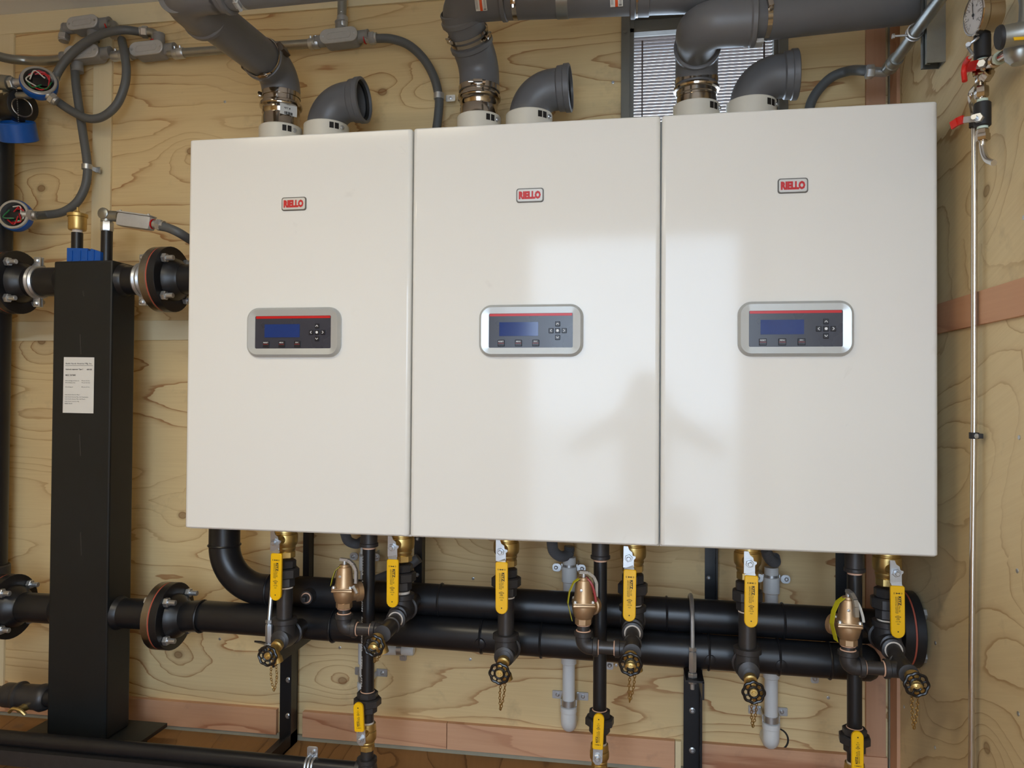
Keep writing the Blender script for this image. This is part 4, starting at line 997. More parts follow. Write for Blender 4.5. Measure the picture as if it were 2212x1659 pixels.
for xx in (-.9, -.1, .3): obj('rail_leg', MB().box((xx, GY-.004, (zt_-.04)/2), (.04, .038, zt_-.04)), M['tank'], t)
c = P(665, 1648, GY-.02); t = thing('pipe_strap', 'zinc ribbed strap on the gas main left of the first gas valve', 'pipe strap', (c.x, GY, zt_))
for k in (-.009, 0, .009): obj('rib', MB().tube([V(c.x+k, GY+.0215*math.cos(a_), MZ+.0215*math.sin(a_)) for a_ in [PI*j/10 for j in range(11)]]+[V(c.x+k, GY-.0215, zt_)], .0036, 8), M['zinc'], t)
obj('strap_ear', MB().rslab(V(c.x, GY+.010, MZ+.030), XA, ZA, .030, .034, .006, .003, .0006), M['zinc'], t)
obj('strap_bolt', MB().lathe(V(c.x+.003, GY+.007, MZ+.034), FA, [(0, .006), (.004, .006), (.008, .003)], 10), M['zinc'], t)
# ------------------------------------------------------------------ brackets behind the pipes
def lrail(label, x, z0, z1, arm=False, name='mounting_rail', w=.034, screws=()):
    t = thing(name, label, 'bracket', (x, WALL_Y-.02, z0), 'black wall rails behind the boilers')
    m = MB().box((x, WALL_Y-.003, (z0+z1)/2), (w, .005, z1-z0)); m.box((x+w/2-.0025, WALL_Y-.018, (z0+z1)/2), (.005, .035, z1-z0))
    obj('angle_rail', m, M['black'], t)
    if arm: obj('diagonal_arm', MB().bar((x-.004, WALL_Y-.010, z1-.20), (x-.004, WALL_Y-.17, z1-.02), .004, .034, up=XA.cross(V(0, -.16, .18)).normalized()), M['black'], t)
    for z in screws: obj('screw', MB().lathe((x-.006, WALL_Y-.0055, z), FA, [(0, .007), (.003, .006), (.005, .003)], 10), M['zinc'], t)
for (u, lab, sc_) in ((664, 'black wall rail behind the left valve of the left boiler', ()), (905, 'black wall rail under the joint of the left and middle boilers', (1164, 1242)),
                      (1536, 'black wall rail under the left part of the right boiler', (1248,)), (1820, 'black wall rail behind the gas pipe of the right boiler', ())):
    x = P(u, 1200, WALL_Y-.01).x; lrail(lab, x, UZ-.06, 1.70, True, screws=[P(u, v, WALL_Y-.006).z for v in sc_])
def support(label, u, w, foot, zarm, ub, screws, nutv):
    """upright angle on the wall below the headers, with a shelf angle and a U-bolt round both headers"""
    x = P(u, 1480, WALL_Y-.01).x; t = thing('header_support', label, 'bracket', (x, WALL_Y-.02, 0), 'black header supports')
    z1 = HZ+.02
    m = MB().box((x, WALL_Y-.023, z1/2), (w, .006, z1)); m.box((x+w/2-.003, WALL_Y-.045, z1/2), (.006, .045, z1))
    obj('upright', m, M['black'], t)
    if foot:
        m = MB().box((x, (WALL_Y-.02+.12)/2, .004), (w, WALL_Y-.02-.12, .006)); m.box((x+w/2-.003, (WALL_Y-.02+.12)/2, .022), (.006, WALL_Y-.02-.12, .04)); obj('foot', m, M['black'], t)
    p = P(ub[0], nutv, HY-NR-.012); za = p.z
    m = MB().box((p.x+.004, (WALL_Y-.02+p.y-.025)/2, za), (.046, WALL_Y-.02-p.y+.025, .005)); m.box((p.x+.025, (WALL_Y-.02+p.y-.025)/2, za-.022), (.005, WALL_Y-.02-p.y+.025, .045))
    obj('shelf_angle', m, M['black'], t)
    obj('brace', MB().bar((x, WALL_Y-.03, za-.10), (x, HY+.02, za-.01), .005, .022, up=XA), M['black'], t)
    for v in screws: z = P(u, v, WALL_Y-.03).z; obj('bolt', MB().lathe((x, WALL_Y-.026, z), FA, [(0, .009), (.002, .009), (.004, .005), (.006, .004)], 12), M['zinc'], t)
    # U-bolt
    t = thing('u_bolt', ub[1], 'u-bolt', (p.x, p.y, za), 'zinc U-bolts round the headers')
    r = NR+.006; zc = hz_up(p.x); pts = [V(p.x, p.y, za-.028), V(p.x, p.y, hz_lo(p.x))]
    for k in range(13):
        a = PI-PI*k/12; ya = p.y+.010; yb_ = UY+r+.004; pts.append(V(p.x, (ya+yb_)/2+(yb_-ya)/2*math.cos(a), zc+(r+.004)*math.sin(a)))
    pts[1] = V(p.x, p.y, hz_lo(p.x)+.02)
    pts += [V(p.x, UY+r+.004, hz_lo(p.x)), V(p.x, UY+r+.004, za-.02)]
    obj('bent_rod', MB().tube(pts, .0058, 10), M['zinc'], t)
    obj('coupling_nut', MB().hexn(V(p.x, p.y, za+.016), ZA, .052, .0105), M['zinc'], t)
    for (h0, hh_, rr_) in ((.0025, .012, .0125), (-.013, .010, .0115), (.070, .010, .0105)): obj('nut', MB().hexn(V(p.x, p.y, za+h0), ZA, hh_, rr_), M['zinc'], t)
support('black angle support with a foot along the floor, left of the first gas pipe', 628, .058, True, 0, (581, 'zinc U-bolt round the headers beside the leftmost yellow lever'), (1470, 1548), 1400)
support('black angle support between the middle and right boilers', 1495, .050, False, 0, (1496, 'zinc U-bolt round the headers below the gap between middle and right boilers'), (1536, 1622), 1465)

# ------------------------------------------------------------------ condensate drains
def drainpipe(label, u, vtop, vbot, Y, r, side, corr):
    x = P(u, 1400, Y).x; zt = P(u, vtop, Y).z; zb = P(u, vbot, Y).z
    t = thing('drain_pipe', label, 'drain pipe', (x, Y, zb), 'grey condensate drain pipes')
    obj('pipe', MB().cyl((x, Y, zb+.02), (x, Y, zt-.02), r, n=24), M['pvc'], t)
    obj('upper_coupling', MB().lathe((x, Y, zt-.075), ZA, [(0, r), (.003, r+.0042), (.045, r+.0042), (.048, r+.001), (.075, r+.001)], 24), M['pvc'], t)
    zm = P(u, 1420 if side != 'right' else 1450, Y).z
    obj('middle_coupling', MB().lathe((x, Y, zm-.02), ZA, [(0, r), (.003, r+.0042), (.075, r+.0042), (.078, r)], 24), M['pvc'], t)
    obj('bottom_elbow', MB().tube(fillet([V(x, Y, zb+.055), V(x, Y, zb+.010), V(x+.0, WALL_Y+.01, zb+.006)], .022, 8), r+.0045, 20).lathe((x, Y, zb+.05), ZA, [(0, r+.004), (.002, r+.006), (.016, r+.006), (.018, r+.003)], 24), M['pvc'], t)
    obj('corrugated_hose', corr_hose(corr, r*.85), M['hose'], t)
    for (zz, nm) in ((zt-.030, 0), (zb+.078, 1)):
        s_ = thing('pipe_strap', ('upper' if nm == 0 else 'lower')+' zinc two-ear strap on the grey drain pipe under the %s boiler' % side, 'pipe strap', (x, WALL_Y, zz), 'zinc drain pipe straps')
        obj('band', MB().lathe((x, Y, zz-.009), ZA, [(0, r), (0, r+.0022), (.018, r+.0022), (.018, r)], 24, caps=False), M['zinc'], s_)
        for k in (-1, 1):
            obj('ear', MB().rslab((x+k*(r+.018), WALL_Y-.002 if nm else Y-.01, zz), XA, ZA, .036 if nm else .026, .024, .003 if nm else .010, .0025, .0004).box((x+k*(r+.004), (Y+WALL_Y)/2, zz), (.003, WALL_Y-Y, .018)), M['zinc'], s_)
            obj('screw', MB().lathe((x+k*(r+.020), (WALL_Y-.0042) if nm else Y-.0122, zz), FA, [(0, .006), (.002, .006), (.004, .003)], 10), M['zinc'], s_)
def corr_hose(pts, r):
    p = smooth_path(pts, 14); return MB().tube(p, [r*(1.0 if k % 2 else .86) for k in range(len(p))], 16)
DY = .462
drainpipe('pale grey drain pipe on the wall under the middle boiler', 1229, 1203, 1575, DY, .0185, 'middle', [P(1192, 1165, .34), P(1196, 1190, .38), P(1212, 1202, .42), P(1228, 1196, DY), P(1230, 1180, DY)])
drainpipe('pale grey drain pipe on the wall under the right boiler', 1666, 1225, 1612, DY, .0185, 'right', [P(1652, 1185, .36), P(1664, 1208, .40), P(1674, 1214, .44), P(1672, 1202, DY)])
x = P(789, 1300, DY).x
drainpipe('grey drain pipe half hidden behind the gas pipe of the left boiler', 789, 1180, 1520, DY, .0175, 'left', [P(745, 1150, .34), P(752, 1168, .38), P(770, 1175, .42), P(784, 1168, DY)])
# sloping drain branch to the right of it and its strap
a = P(790, 1262, DY-.005); b = P(880, 1225, DY-.005); t = thing('drain_branch', 'grey sloping drain branch behind the right valve of the left boiler', 'drain pipe', a, 'grey condensate drain pipes')
obj('pipe', MB().tube([P(770, 1275, DY-.012), a, b, P(905, 1205, DY)], .015, 16), M['hose'], t)
a = P(800, 1402, WALL_Y-.03); b = P(892, 1404, WALL_Y-.03); t = thing('drain_branch', 'pale drain stub peeping out below the lower header under the left boiler', 'drain pipe', a, 'grey condensate drain pipes')
obj('pipe', MB().cyl(a, b, .017, n=18).lathe(b, XA, [(0, .017), (.004, .014), (.006, 0)], 18), M['pvc'], t)
c = P(864, 1402, WALL_Y-.03); t = thing('pipe_strap', 'zinc one-hole strap on the pale drain stub under the left boiler', 'pipe strap', (c.x, WALL_Y, c.z), 'zinc one-hole straps')
obj('band', MB().lathe((c.x-.008, c.y, c.z), XA, [(0, .017), (0, .0195), (.016, .0195), (.016, .017)], 20, caps=False), M['zinc'], t)
obj('ear', MB().rslab((c.x+.002, WALL_Y-.001, c.z-.030), XA, ZA, .022, .030, .005, .003), M['zinc'], t); obj('screw', MB().lathe((c.x+.002, WALL_Y-.004, c.z-.034), FA, [(0, .006), (.003, .005)], 10), M['zinc'], t)
for (u, v, lab) in ((1317, 1437, 'zinc strap ear on the wall right of the middle gas pipe'), (1760, 1466, 'zinc strap ear on the wall under the right boiler')):
    c = P(u, v, WALL_Y-.002); t = thing('pipe_strap', lab, 'pipe strap', c, 'zinc one-hole straps')
    obj('ear', MB().rslab((c.x, WALL_Y, c.z), XA, ZA, .022, .026, .006, .003), M['zinc'], t); obj('screw', MB().lathe((c.x, WALL_Y-.003, c.z), FA, [(0, .007), (.003, .006), (.005, .003)], 10), M['zinc'], t)
# round hole sawn in the plywood by the right drain
c = P(1678, 1597, WALL_Y-.001); t = obj('drain_hole', MB().lathe((c.x, WALL_Y+.004, c.z), FA, [(0, .0), (0.0, .026), (.0055, .030), (.0055, .034)], 26, caps=False), M['dark'], wall_back)

# ------------------------------------------------------------------ electrical conduits at the top left
EY = .468
def cbody(label, c, ang, L=.125, W=.046, D=.048, hubs=((1, 0),), name='conduit_box'):
    """cast conduit body with oval cover facing the room"""
    c = Vector(c); d = V(math.cos(ang), 0, math.sin(ang)); n2 = V(-math.sin(ang), 0, math.cos(ang))
    t = thing(name, label, 'conduit body', (c.x, c.y+D/2, c.z), 'grey cast conduit bodies')
    obj('body', MB().slab(c+YA*(D/2), d, n2, rr(L, W, W*.48, 7), D, rr(L-.004, W-.004, W*.44, 7), .003), M['aludk'], t)
    cv = obj('cover', MB().slab(c-YA*(D/2-.0006), d, n2, rr(L+.002, W, W*.49, 7), .005, rr(L-.002, W-.004, W*.45, 7), .0015), M['alu'], t)
    obj('cover_rib', MB().rframe(c-YA*(D/2+.0040), d, n2, L*.66, W*.52, W*.22, L*.66-.008, W*.52-.008, W*.2, .0016, .0006, 6), M['alu'], cv)
    for k in (-1, 1): obj('cover_screw', MB().lathe(c-YA*(D/2+.0042)+d*(k*L*.42), FA, [(0, .0040), (.0015, .004), (.002, .002)], 10), M['zinc'], cv)
    for h in hubs:
        if h[0]: o_ = c+d*(h[0]*L*.44); ax = d*h[0]
        else: o_ = c+n2*(h[1]*W*.40)+d*(h[2] if len(h) > 2 else 0); ax = n2*h[1]
        obj('hub', MB().lathe(o_, ax, [(0, .019), (.030, .0185), (.031, .0195), (.036, .0195), (.036, .012)], 20), M['aludk'], t)
    return t, d, n2
def px_ang(a, b): a = Vector(a); b = Vector(b); return math.atan2(b.z-a.z, b.x-a.x)
A_ = P(187, 119, EY); B_ = P(189, 56, EY); C_ = P(326, 111, EY); D_ = P(738, 84, EY)
cbody('grey conduit body at the far left, joined to the conduit from the left edge', A_, .035, hubs=((1, 0), (-1, 0), (0, 1, .02), (0, -1, -.035)))
cbody('topmost grey conduit body, just under the ceiling trim', B_, .05, L=.112, W=.044, hubs=((0, -1, .02), (1, 0), (-1, 0)))
cbody('grey conduit body right of the short coupling, under the flexible conduit loop', C_, .04, L=.118, hubs=((1, 0), (-1, 0), (0, 1, .03)))
cbody('grey conduit body between the left and middle flues', D_, .045, L=.122, hubs=((1, 0), (-1, 0), (0, 1, .0)))
def emt(label, pts, Y, r=.0142, name='metal_conduit', group='zinc metal conduits', rad=None):
    p = PP(pts, Y); p = smooth_path(p, 6) if len(p) > 2 else p
    return tag(obj(name, MB().tube(p, r, 18), M['galv']), label, 'conduit', group)
emt('bent zinc conduit entering from the left edge', [(-40, 108, .36), (10, 125, .42), (60, 131), (110, 131), (140, 127)], EY, .0150)
emt('level zinc conduit behind the flue of the left boiler', [(365, 116), (690, 93)], EY)
emt('upright zinc conduit rising to the ceiling between two flues', [(738, 62), (740, -40)], EY)
def coupling(label, a, b, r=.0175):
    a = Vector(a); b = Vector(b); d = b-a; L = d.length
    t = thing('conduit_coupling', label, 'conduit coupling', a, 'zinc conduit couplings')
    obj('sleeve', MB().lathe(a, d, [(0, r*.92), (.002, r), (L*.45, r), (L*.46, r*.94), (L*.54, r*.94), (L*.55, r), (L-.002, r), (L, r*.92)], 20), M['zinc'], t)
    for k in (.25, .75): obj('set_screw', MB().cyl(a+d*k+V(0, -r*.5, r*.75), a+d*k+V(0, -r*.65, r*1.15), .0035, n=8), M['zinc'], t)
coupling('zinc coupling between the two left conduit bodies', P(243, 122, EY), P(285, 119, EY))
coupling('zinc coupling at the start of the level conduit', P(375, 117, EY), P(398, 114, EY))
coupling('zinc coupling left of the conduit body between the flues', P(668, 95, EY), P(690, 93, EY))
coupling('zinc coupling on the upright conduit below the ceiling', P(739, 60, EY), P(740, 36, EY))
def ltconn(label, o, d, red=True, r=.0165):
    o = Vector(o); d = Vector(d).normalized(); t = thing('conduit_connector', label, 'conduit connector', o, 'zinc flexible conduit connectors')
    if red: obj('seal_ring', MB().cyl(o, o+d*.0025, .0162, n=18), M['redprint'], t)
    obj('neck', MB().cyl(o+d*(.004 if red else 0), o+d*.014, .0135, n=16), M['zinc'], t)
    obj('compression_nut', MB().hexn(o+d*.014, d, .020, .0195, .2, 6).cyl(o+d*.034, o+d*.040, .0155, n=16), M['zinc'], t)
def ltelbow(label, o, d0, d1, r=.026):
    """90 degree zinc elbow connector, from o along d0 then d1"""
    o = Vector(o); d0 = Vector(d0).normalized(); d1 = Vector(d1).normalized(); t = thing('conduit_connector', label, 'conduit connector', o, 'zinc flexible conduit connectors')
    obj('seal_ring', MB().cyl(o, o+d0*.004, .0165, n=18), M['redprint'], t)
    obj('elbow', MB().tube(fillet([o, o+d0*(.010+r), o+d0*(.010+r)+d1*(r+.004)], r*.8, 8), .0145, 16), M['galv'], t)
    q = o+d0*(.010+r)+d1*(r+.004)
    obj('compression_nut', MB().hexn(q, d1, .020, .0195, .2, 6).cyl(q+d1*.020, q+d1*.026, .0155, n=16), M['zinc'], t)
FY1 = EY-.045
ltelbow('zinc elbow connector on top of the second conduit body', P(336, 91, EY), V(0, -.0, 1), V(-1, -.25, .05), .020)
flex('grey flexible conduit arching left from the elbow connector to the upper open sensor head', [(306, 69, EY-.01), (262, 65), (212, 77), (168, 104), (136, 138), (117, 172), (112, 186)], FY1)
ltelbow('zinc elbow connector right of the topmost conduit body', P(232, 54, EY), V(1, 0, .03), V(.1, -.15, -1), .018)
flex('grey flexible conduit hanging in a loop below the upper open sensor head', [(263, 86, EY-.012), (268, 112), (273, 150), (269, 186), (252, 226), (222, 252), (190, 256), (155, 240), (128, 222), (112, 210, .40)], FY1)
ltelbow('zinc elbow connector left of the topmost conduit body', P(155, 60, EY), V(-1, 0, -.04), V(0, -.1, -1), .016)
flex('grey flexible conduit running down from the leftmost conduit body to the lower open sensor head', [(161, 142, EY), (165, 190), (172, 240), (181, 300), (187, 340), (189, 372), (183, 406), (165, 438), (135, 458), (100, 464), (72, 466, .40)], FY1+.03)
c = P(188, 361, FY1+.03); t = thing('conduit_strap', 'small zinc strap on the flexible conduit left of the pale strip', 'conduit strap', (c.x, WALL_Y, c.z), 'zinc conduit straps')
obj('band', MB().lathe(c-ZA*.008, ZA, [(0, .0145), (0, .0165), (.016, .0165), (.016, .0145)], 18, caps=False), M['zinc'], t); obj('ear', MB().box((c.x+.014, (c.y+WALL_Y)/2, c.z), (.018, .004, .018)).box((c.x+.006, (c.y+WALL_Y)/2, c.z), (.004, WALL_Y-c.y, .014)), M['zinc'], t)
ltconn('zinc connector right of the conduit body between the flues', P(788, 84, EY), V(1, 0, .02))
flex('grey flexible conduit curving down between the left and middle boilers', [(812, 83), (845, 84), (882, 97), (915, 127), (938, 168), (948, 212), (947, 245), (940, 300)], EY)
c = P(948, 208, EY); t = thing('conduit_strap', 'zinc one-hole strap on the flexible conduit left of the middle flue', 'conduit strap', (c.x, WALL_Y, c.z), 'zinc conduit straps')
obj('band', MB().lathe(c-ZA*.009, ZA, [(0, .0138), (0, .016), (.018, .016), (.018, .0138)], 18, caps=False), M['zinc'], t)
obj('ear', MB().rslab((c.x+.032, WALL_Y-.030, c.z), XA, ZA, .030, .020, .004, .003), M['zinc'], t); obj('screw', MB().lathe((c.x+.032, WALL_Y-.033, c.z), FA, [(0, .005), (.002, .005), (.003, .002)], 10), M['zinc'], t)
# open sensor heads
def sensor_head(label, c, n_, R, conns):
    c = Vector(c); n_ = Vector(n_).normalized(); t = thing('sensor_unit', label, 'sensor head', c-n_*.06, 'blue sensor heads with open lids')
    obj('housing', MB().lathe(c-n_*.060, n_, [(0, 0), (0, R*.55), (.006, R*.72), (.020, R*.80), (.030, R*1.0), (.052, R*1.03), (.056, R*.99), (.056, R*.94)], 32, caps=False), M['blue'], t)
    obj('threaded_rim', MB().lathe(c-n_*.006, n_, [(0, R*.97), (.006, R*.97), (.008, R*.93), (.008, R*.80), (-.012, R*.78)], 36, caps=False), M['zinc'], t)
    obj('inner_plate', MB().lathe(c-n_*.020, n_, [(0, R*.80), (.002, R*.80)], 30), M['ppdark'], t)
    u, w, _ = basis(n_)
    obj('terminal_block', MB().box(c-n_*.012+u*.004, (R*.8, R*.5, .010), u, w, bev=.002), M['dark'], t)
    rng = random.Random(int(c.x*1000))
    for mname, cnt in (('wirered', 4), ('wiregreen', 2), ('wirewhite', 2)):
        for k in range(cnt):
            a0 = rng.uniform(0, 6.28); a1 = a0+rng.uniform(1.6, 2.6); r0 = R*rng.uniform(.35, .68); r1 = R*rng.uniform(.2, .65)
            obj('wire', MB().tube(smooth_path([c-n_*.010+u*(r0*math.cos(a0))+w*(r0*math.sin(a0)), c+n_*.0+u*(R*.66*math.cos((a0+a1)/2))+w*(R*.66*math.sin((a0+a1)/2)), c-n_*.008+u*(r1*math.cos(a1))+w*(r1*math.sin(a1))], 5), .0023, 6), M[mname], t)
    for cn in conns:
        o_ = Vector(cn[0]); d = (Vector(cn[1])-o_).normalized()
        obj('cable_connector', MB().cyl(o_, o_+d*.014, .014, n=16).hexn(o_+d*.014, d, .016, .019).cyl(o_+d*.03, o_+d*.038, .015, n=16), M['zinc'], t)
SH1 = P(84, 173, .37); SH2 = P(29, 463, .37)
sensor_head('blue open sensor head with coloured wires, in the conduit loop at the top left', SH1, V(.62, -.78, .30), .054, ((P(100, 203, .385), P(125, 222, .40)), (P(104, 172, .40), P(116, 168, .42))))
sensor_head('blue open sensor head with coloured wires at the left edge, above the flange', SH2, V(.25, -.96, .08), .050, ((P(50, 464, .385), P(80, 466, .40)),))
# lid of the upper head hanging on its bead chain
c = P(38, 282, .37); ax = V(.12, -.42, .9).normalized(); t = thing('hanging_lid', 'blue round sensor lid hanging on a bead chain at the left edge', 'lid', c)
obj('lid_ring', MB().lathe(c-ax*.022, ax, [(-.012, 0), (-.012, .050), (-.009, .056), (.046, .056), (.049, .053), (.049, .047), (.030, .046), (.030, .0)], 36), M['blue'], t)
obj('lid_window', MB().lathe(c+ax*.009, ax, [(0, .045), (.001, .045)], 30), M['alu'], t)
u_, w_, _ = basis(ax); obj('lid_bar', MB().box(c+ax*.018, (.092, .014, .012), (u_+w_*.7).normalized(), ax.cross((u_+w_*.7).normalized()), bev=.002), M['blue'], t)
a = P(35, 180, .36); b = P(40, 262, .36); ch = MB()
for k in range(22): p_ = a.lerp(b, k/21); ch.lathe(p_-ZA*.0016, ZA, [(0, 0), (.0006, .0014), (.0016, .0018), (.0026, .0014), (.0032, 0)], 8)
tag(obj('bead_chain', ch, M['zinc']), 'thin bead chain hanging from the conduit fitting down to the blue lid', 'chain')
# pipe stub and fittings behind the lid
c0 = P(5, 236, .42); c1 = P(70, 242, .42); t = thing('pipe_stub', 'dark round capped pipe end behind the blue lid at the left edge', 'pipe', c0)
obj('pipe', MB().lathe(c0, V(1, -.25, -.05), [(0, .050), (.075, .050), (.080, .053), (.105, .053), (.108, .048), (.108, 0)], 32), M['black'], t)
obj('wire_ring', MB().torus(P(48, 232, .36), V(1, -.5, .1), .030, .0022, 26, 6), M['steel'], t)
t = thing('conduit_fitting', 'pale zinc conduit fitting at the left edge beside the upper sensor head', 'conduit fitting', P(10, 180, .36))
obj('elbow_body', MB().tube(smooth_path([P(-20, 176, .36), P(5, 178, .36), P(22, 180, .36)], 5), .024, 18), M['galv'], t)
obj('nipple', MB().cyl(P(20, 180, .36), P(50, 178, .37), .013, n=16).hexn(P(22, 180, .36), V(1, 0, .02), .016, .02), M['zinc'], t)
obj('drop_pipe', MB().tube(smooth_path([P(14, 196, .36), P(20, 205, .37), P(60, 206, .38), P(75, 196, .38)], 5), .012, 12), M['galv'], t)

# ------------------------------------------------------------------ right wall: conduit, strut, gauge station
cx_ = WALL_R-.041
sy = PX(2043, 100, WALL_R).y
t = thing('strut_channel', 'upright galvanised strut channel on the side wall, ending above the right boiler', 'strut channel', (WALL_R-.02, sy+.02, PX(2043, 133, WALL_R).z))
z0 = PX(2043, 133, WALL_R).z; z1 = CEIL-.001
m = MB()
m.box((WALL_R-.0205, sy+.0012, (z0+z1)/2), (.041, .0025, z1-z0)); m.box((WALL_R-.0205, sy+.0398, (z0+z1)/2), (.041, .0025, z1-z0)); m.box((WALL_R-.0013, sy+.0205, (z0+z1)/2), (.0025, .041, z1-z0))
m.box((cx_+.0012, sy+.006, (z0+z1)/2), (.0025, .012, z1-z0)); m.box((cx_+.0012, sy+.035, (z0+z1)/2), (.0025, .012, z1-z0)); m.box((cx_+.006, sy+.0115, (z0+z1)/2), (.010, .002, z1-z0))
obj('channel', m, M['galv'], t)
ca = P(1916, 150, .43); cb0 = Vector((cx_-.020, -.9, 0)); 
cz = PX(1976, 62, cx_-.018).z; cyy = PX(1976, 62, cx_-.018).y
q0 = PX(1932, 133, cx_-.018)
t = tag(obj('metal_conduit', MB().tube([V(cx_-.018, q0.y, q0.z), V(cx_-.018, -1.2, q0.z+.03)], .0142, 18), M['galv']), 'zinc conduit running forward along the side wall at the top right', 'conduit', 'zinc metal conduits')
# clamp holding the conduit to the strut
kc = V(cx_-.018, sy+.02, q0.z+.006); t = thing('conduit_clamp', 'zinc two-piece clamp holding the conduit to the strut channel', 'conduit clamp', kc, 'zinc conduit straps')
obj('ring', MB().torus(kc, V(0, 1, 0), .0175, .0022, 24, 6).torus(kc+YA*.014, V(0, 1, 0), .0175, .0022, 24, 6), M['zinc'], t)
obj('bolt', MB().cyl(kc+V(-.016, .007, -.006), kc+V(-.045, .007, -.006), .0030, n=8).hexn(kc+V(-.045, .007, -.006), V(-1, 0, 0), .006, .006), M['zinc'], t)
e0 = V(cx_-.018, q0.y, q0.z); t = thing('conduit_connector', 'zinc elbow connector between the side conduit and its flexible tail', 'conduit connector', e0, 'zinc flexible conduit connectors')
obj('coupling', MB().lathe(e0-YA*.02, YA, [(0, .0165), (.002, .0180), (.022, .0180), (.024, .0165), (.030, .0165), (.032, .019), (.058, .019), (.060, .015)], 20), M['galv'], t)
ne = P(1884, 155, e0.y+.05); obj('neck', MB().tube(smooth_path([e0+YA*.045, e0+V(-.006, .055, -.004), ne], 5), .0125, 14), M['zinc'], t)
obj('compression_nut', MB().hexn(ne+XA*.004, V(-1, 0, .02), .020, .0185), M['zinc'], t)
flex('grey flexible conduit curving down behind the right boiler', [(1886, 155, e0.y+.05), (1864, 152, e0.y+.075), (1834, 153, .455), (1798, 166, .47), (1770, 192, .47), (1752, 222, .47), (1745, 260, .47)], .47)

GX = 1.812
def g(u, v, X=GX): return PX(u, v, X)
col = g(2122, 100); gy = col.y
def gz(v): return g(2122, v).z
t = thing('gauge_valve', 'black sleeved needle valve with bent red lever under the pressure gauge', 'valve', (GX, gy, gz(130)), 'gauge station valves')
obj('sleeve', MB().cyl((GX, gy, gz(128)), (GX, gy, gz(75)), .0150, n=22, bev=.002), M['sleeve'], t)
obj('end_bush', MB().cyl((GX, gy, gz(134)), (GX, gy, gz(127)), .0098, n=18).cyl((GX, gy, gz(76)), (GX, gy, gz(68)), .0098, n=18), M['ptfe'], t)
lo_ = V(GX-.030, gy-.012, gz(104)); obj('lever', MB().tube(smooth_path([V(GX-.012, gy-.012, gz(86)), V(GX-.018, gy-.014, gz(92)), lo_, g(2101, 118, GX-.035), g(2093, 126, GX-.04)], 4), .0028, 8).cyl(lo_, lo_+V(-.004, -.010, 0), .0045, n=10), M['zinc'], t)
obj('grip', MB().tube(smooth_path([g(2093, 126, GX-.04), g(2085, 138, GX-.04), g(2082, 155, GX-.04), g(2084, 175, GX-.04)], 5), .0050, 10), M['red'], t)
t = thing('pressure_gauge', 'round steel pressure gauge on the side wall at the top right', 'pressure gauge', (GX, gy, gz(66)))
fc = g(2103, 33, GX-.024); nrm = V(-1, -.10, -.05).normalized()
obj('case', MB().lathe(fc-nrm*.045, nrm, [(0, 0), (0, .028), (.003, .033), (.030, .035), (.034, .0385), (.044, .0385), (.046, .037), (.046, .034), (.042, .033)], 36, caps=False), M['inox'], t)
obj('dial', MB().lathe(fc-nrm*.002, nrm, [(0, .034), (.001, .034)], 36), M['gaugeface'], t)
u_ = V(0, 0, 1); u_ = (u_-nrm*u_.dot(nrm)).normalized(); w_ = u_.cross(nrm).normalized(); m = MB()
for k in range(25):
    a = math.radians(225-270*k/24); d = w_*math.cos(a)+u_*math.sin(a); L = .007 if k % 4 == 0 else .004
    m.bar(fc+nrm*.0002+d*(.030-L), fc+nrm*.0002+d*.030, .0009, .0002, up=nrm)
for k, s_ in enumerate(('0', '20', '40', '60', '80', '100', '160')):
    a = math.radians(225-270*k/6); d = w_*math.cos(a)+u_*math.sin(a); put_text(m, s_, fc+nrm*.0003+d*.019, w_, u_, .0026*len(s_), .0046, .01)
flat('dial_marks', m, M['ink'], t)
obj('pointer', MB().bar(fc+nrm*.001-u_*.008, fc+nrm*.001+u_*.024, .0016, .0006, up=nrm).cyl(fc+nrm*.0005, fc+nrm*.002, .003, n=10), M['ink'], t)
obj('shank', MB().cyl((GX, gy, gz(70)), (GX, gy, gz(52)), .0075, n=14).hexn((GX, gy, gz(66)), ZA, .010, .011), M['inox'], t)
t = thing('instrument_manifold', 'stainless fittings cluster with red levers below the pressure gauge', 'pipe fitting', (GX, gy, gz(215)), 'gauge station valves')
cm = g(2124, 148); 
obj('cross_body', MB().box(cm, (.030, .030, .030), V(.7, .7, 0), V(-.7, .7, 0), bev=.004).cyl(cm-ZA*.012, (GX, gy, gz(132)), .010, n=16), M['inox'], t)
br = g(2180, 112, GX-.0); obj('branch_tube', MB().lathe(cm, br-cm, [(0, .010), (.012, .012), (.022, .012), (.024, .009), (.034, .0125), (.050, .0125), (.052, .009), ((br-cm).length, .009)], 16), M['inox'], t)
obj('branch_bush', MB().lathe(cm.lerp(br, .62), br-cm, [(0, .012), (.006, .012)], 16), M['ptfe'], t)
c2 = g(2120, 196); obj('compression_fitting', MB().hexn(c2-ZA*.014, ZA, .022, .013).cyl(c2-ZA*.028, c2+ZA*.03, .008, n=14).hexn(c2+ZA*.016, ZA, .012, .011), M['inox'], t)
c3 = g(2128, 170); obj('diagonal_fitting', MB().cyl(c2+ZA*.02, c3+V(0, 0, .012), .0085, n=14).hexn(c3, V(.1, -.75, .35), .018, .011), M['inox'], t)
l0 = g(2118, 140, GX-.018); l1 = g(2082, 147, GX-.03); 
obj('lever', MB().bar(l0, g(2108, 142, GX-.022), .013, .003, up=V(-.6, -.8, 0)).hexn(l0+V(.004, 0, 0), V(-.6, -.8, 0), .010, .008), M['zinc'], t)
obj('grip', MB().bar(g(2110, 141, GX-.022), l1, .019, .005, up=V(-.6, -.8, 0)), M['red'], t)
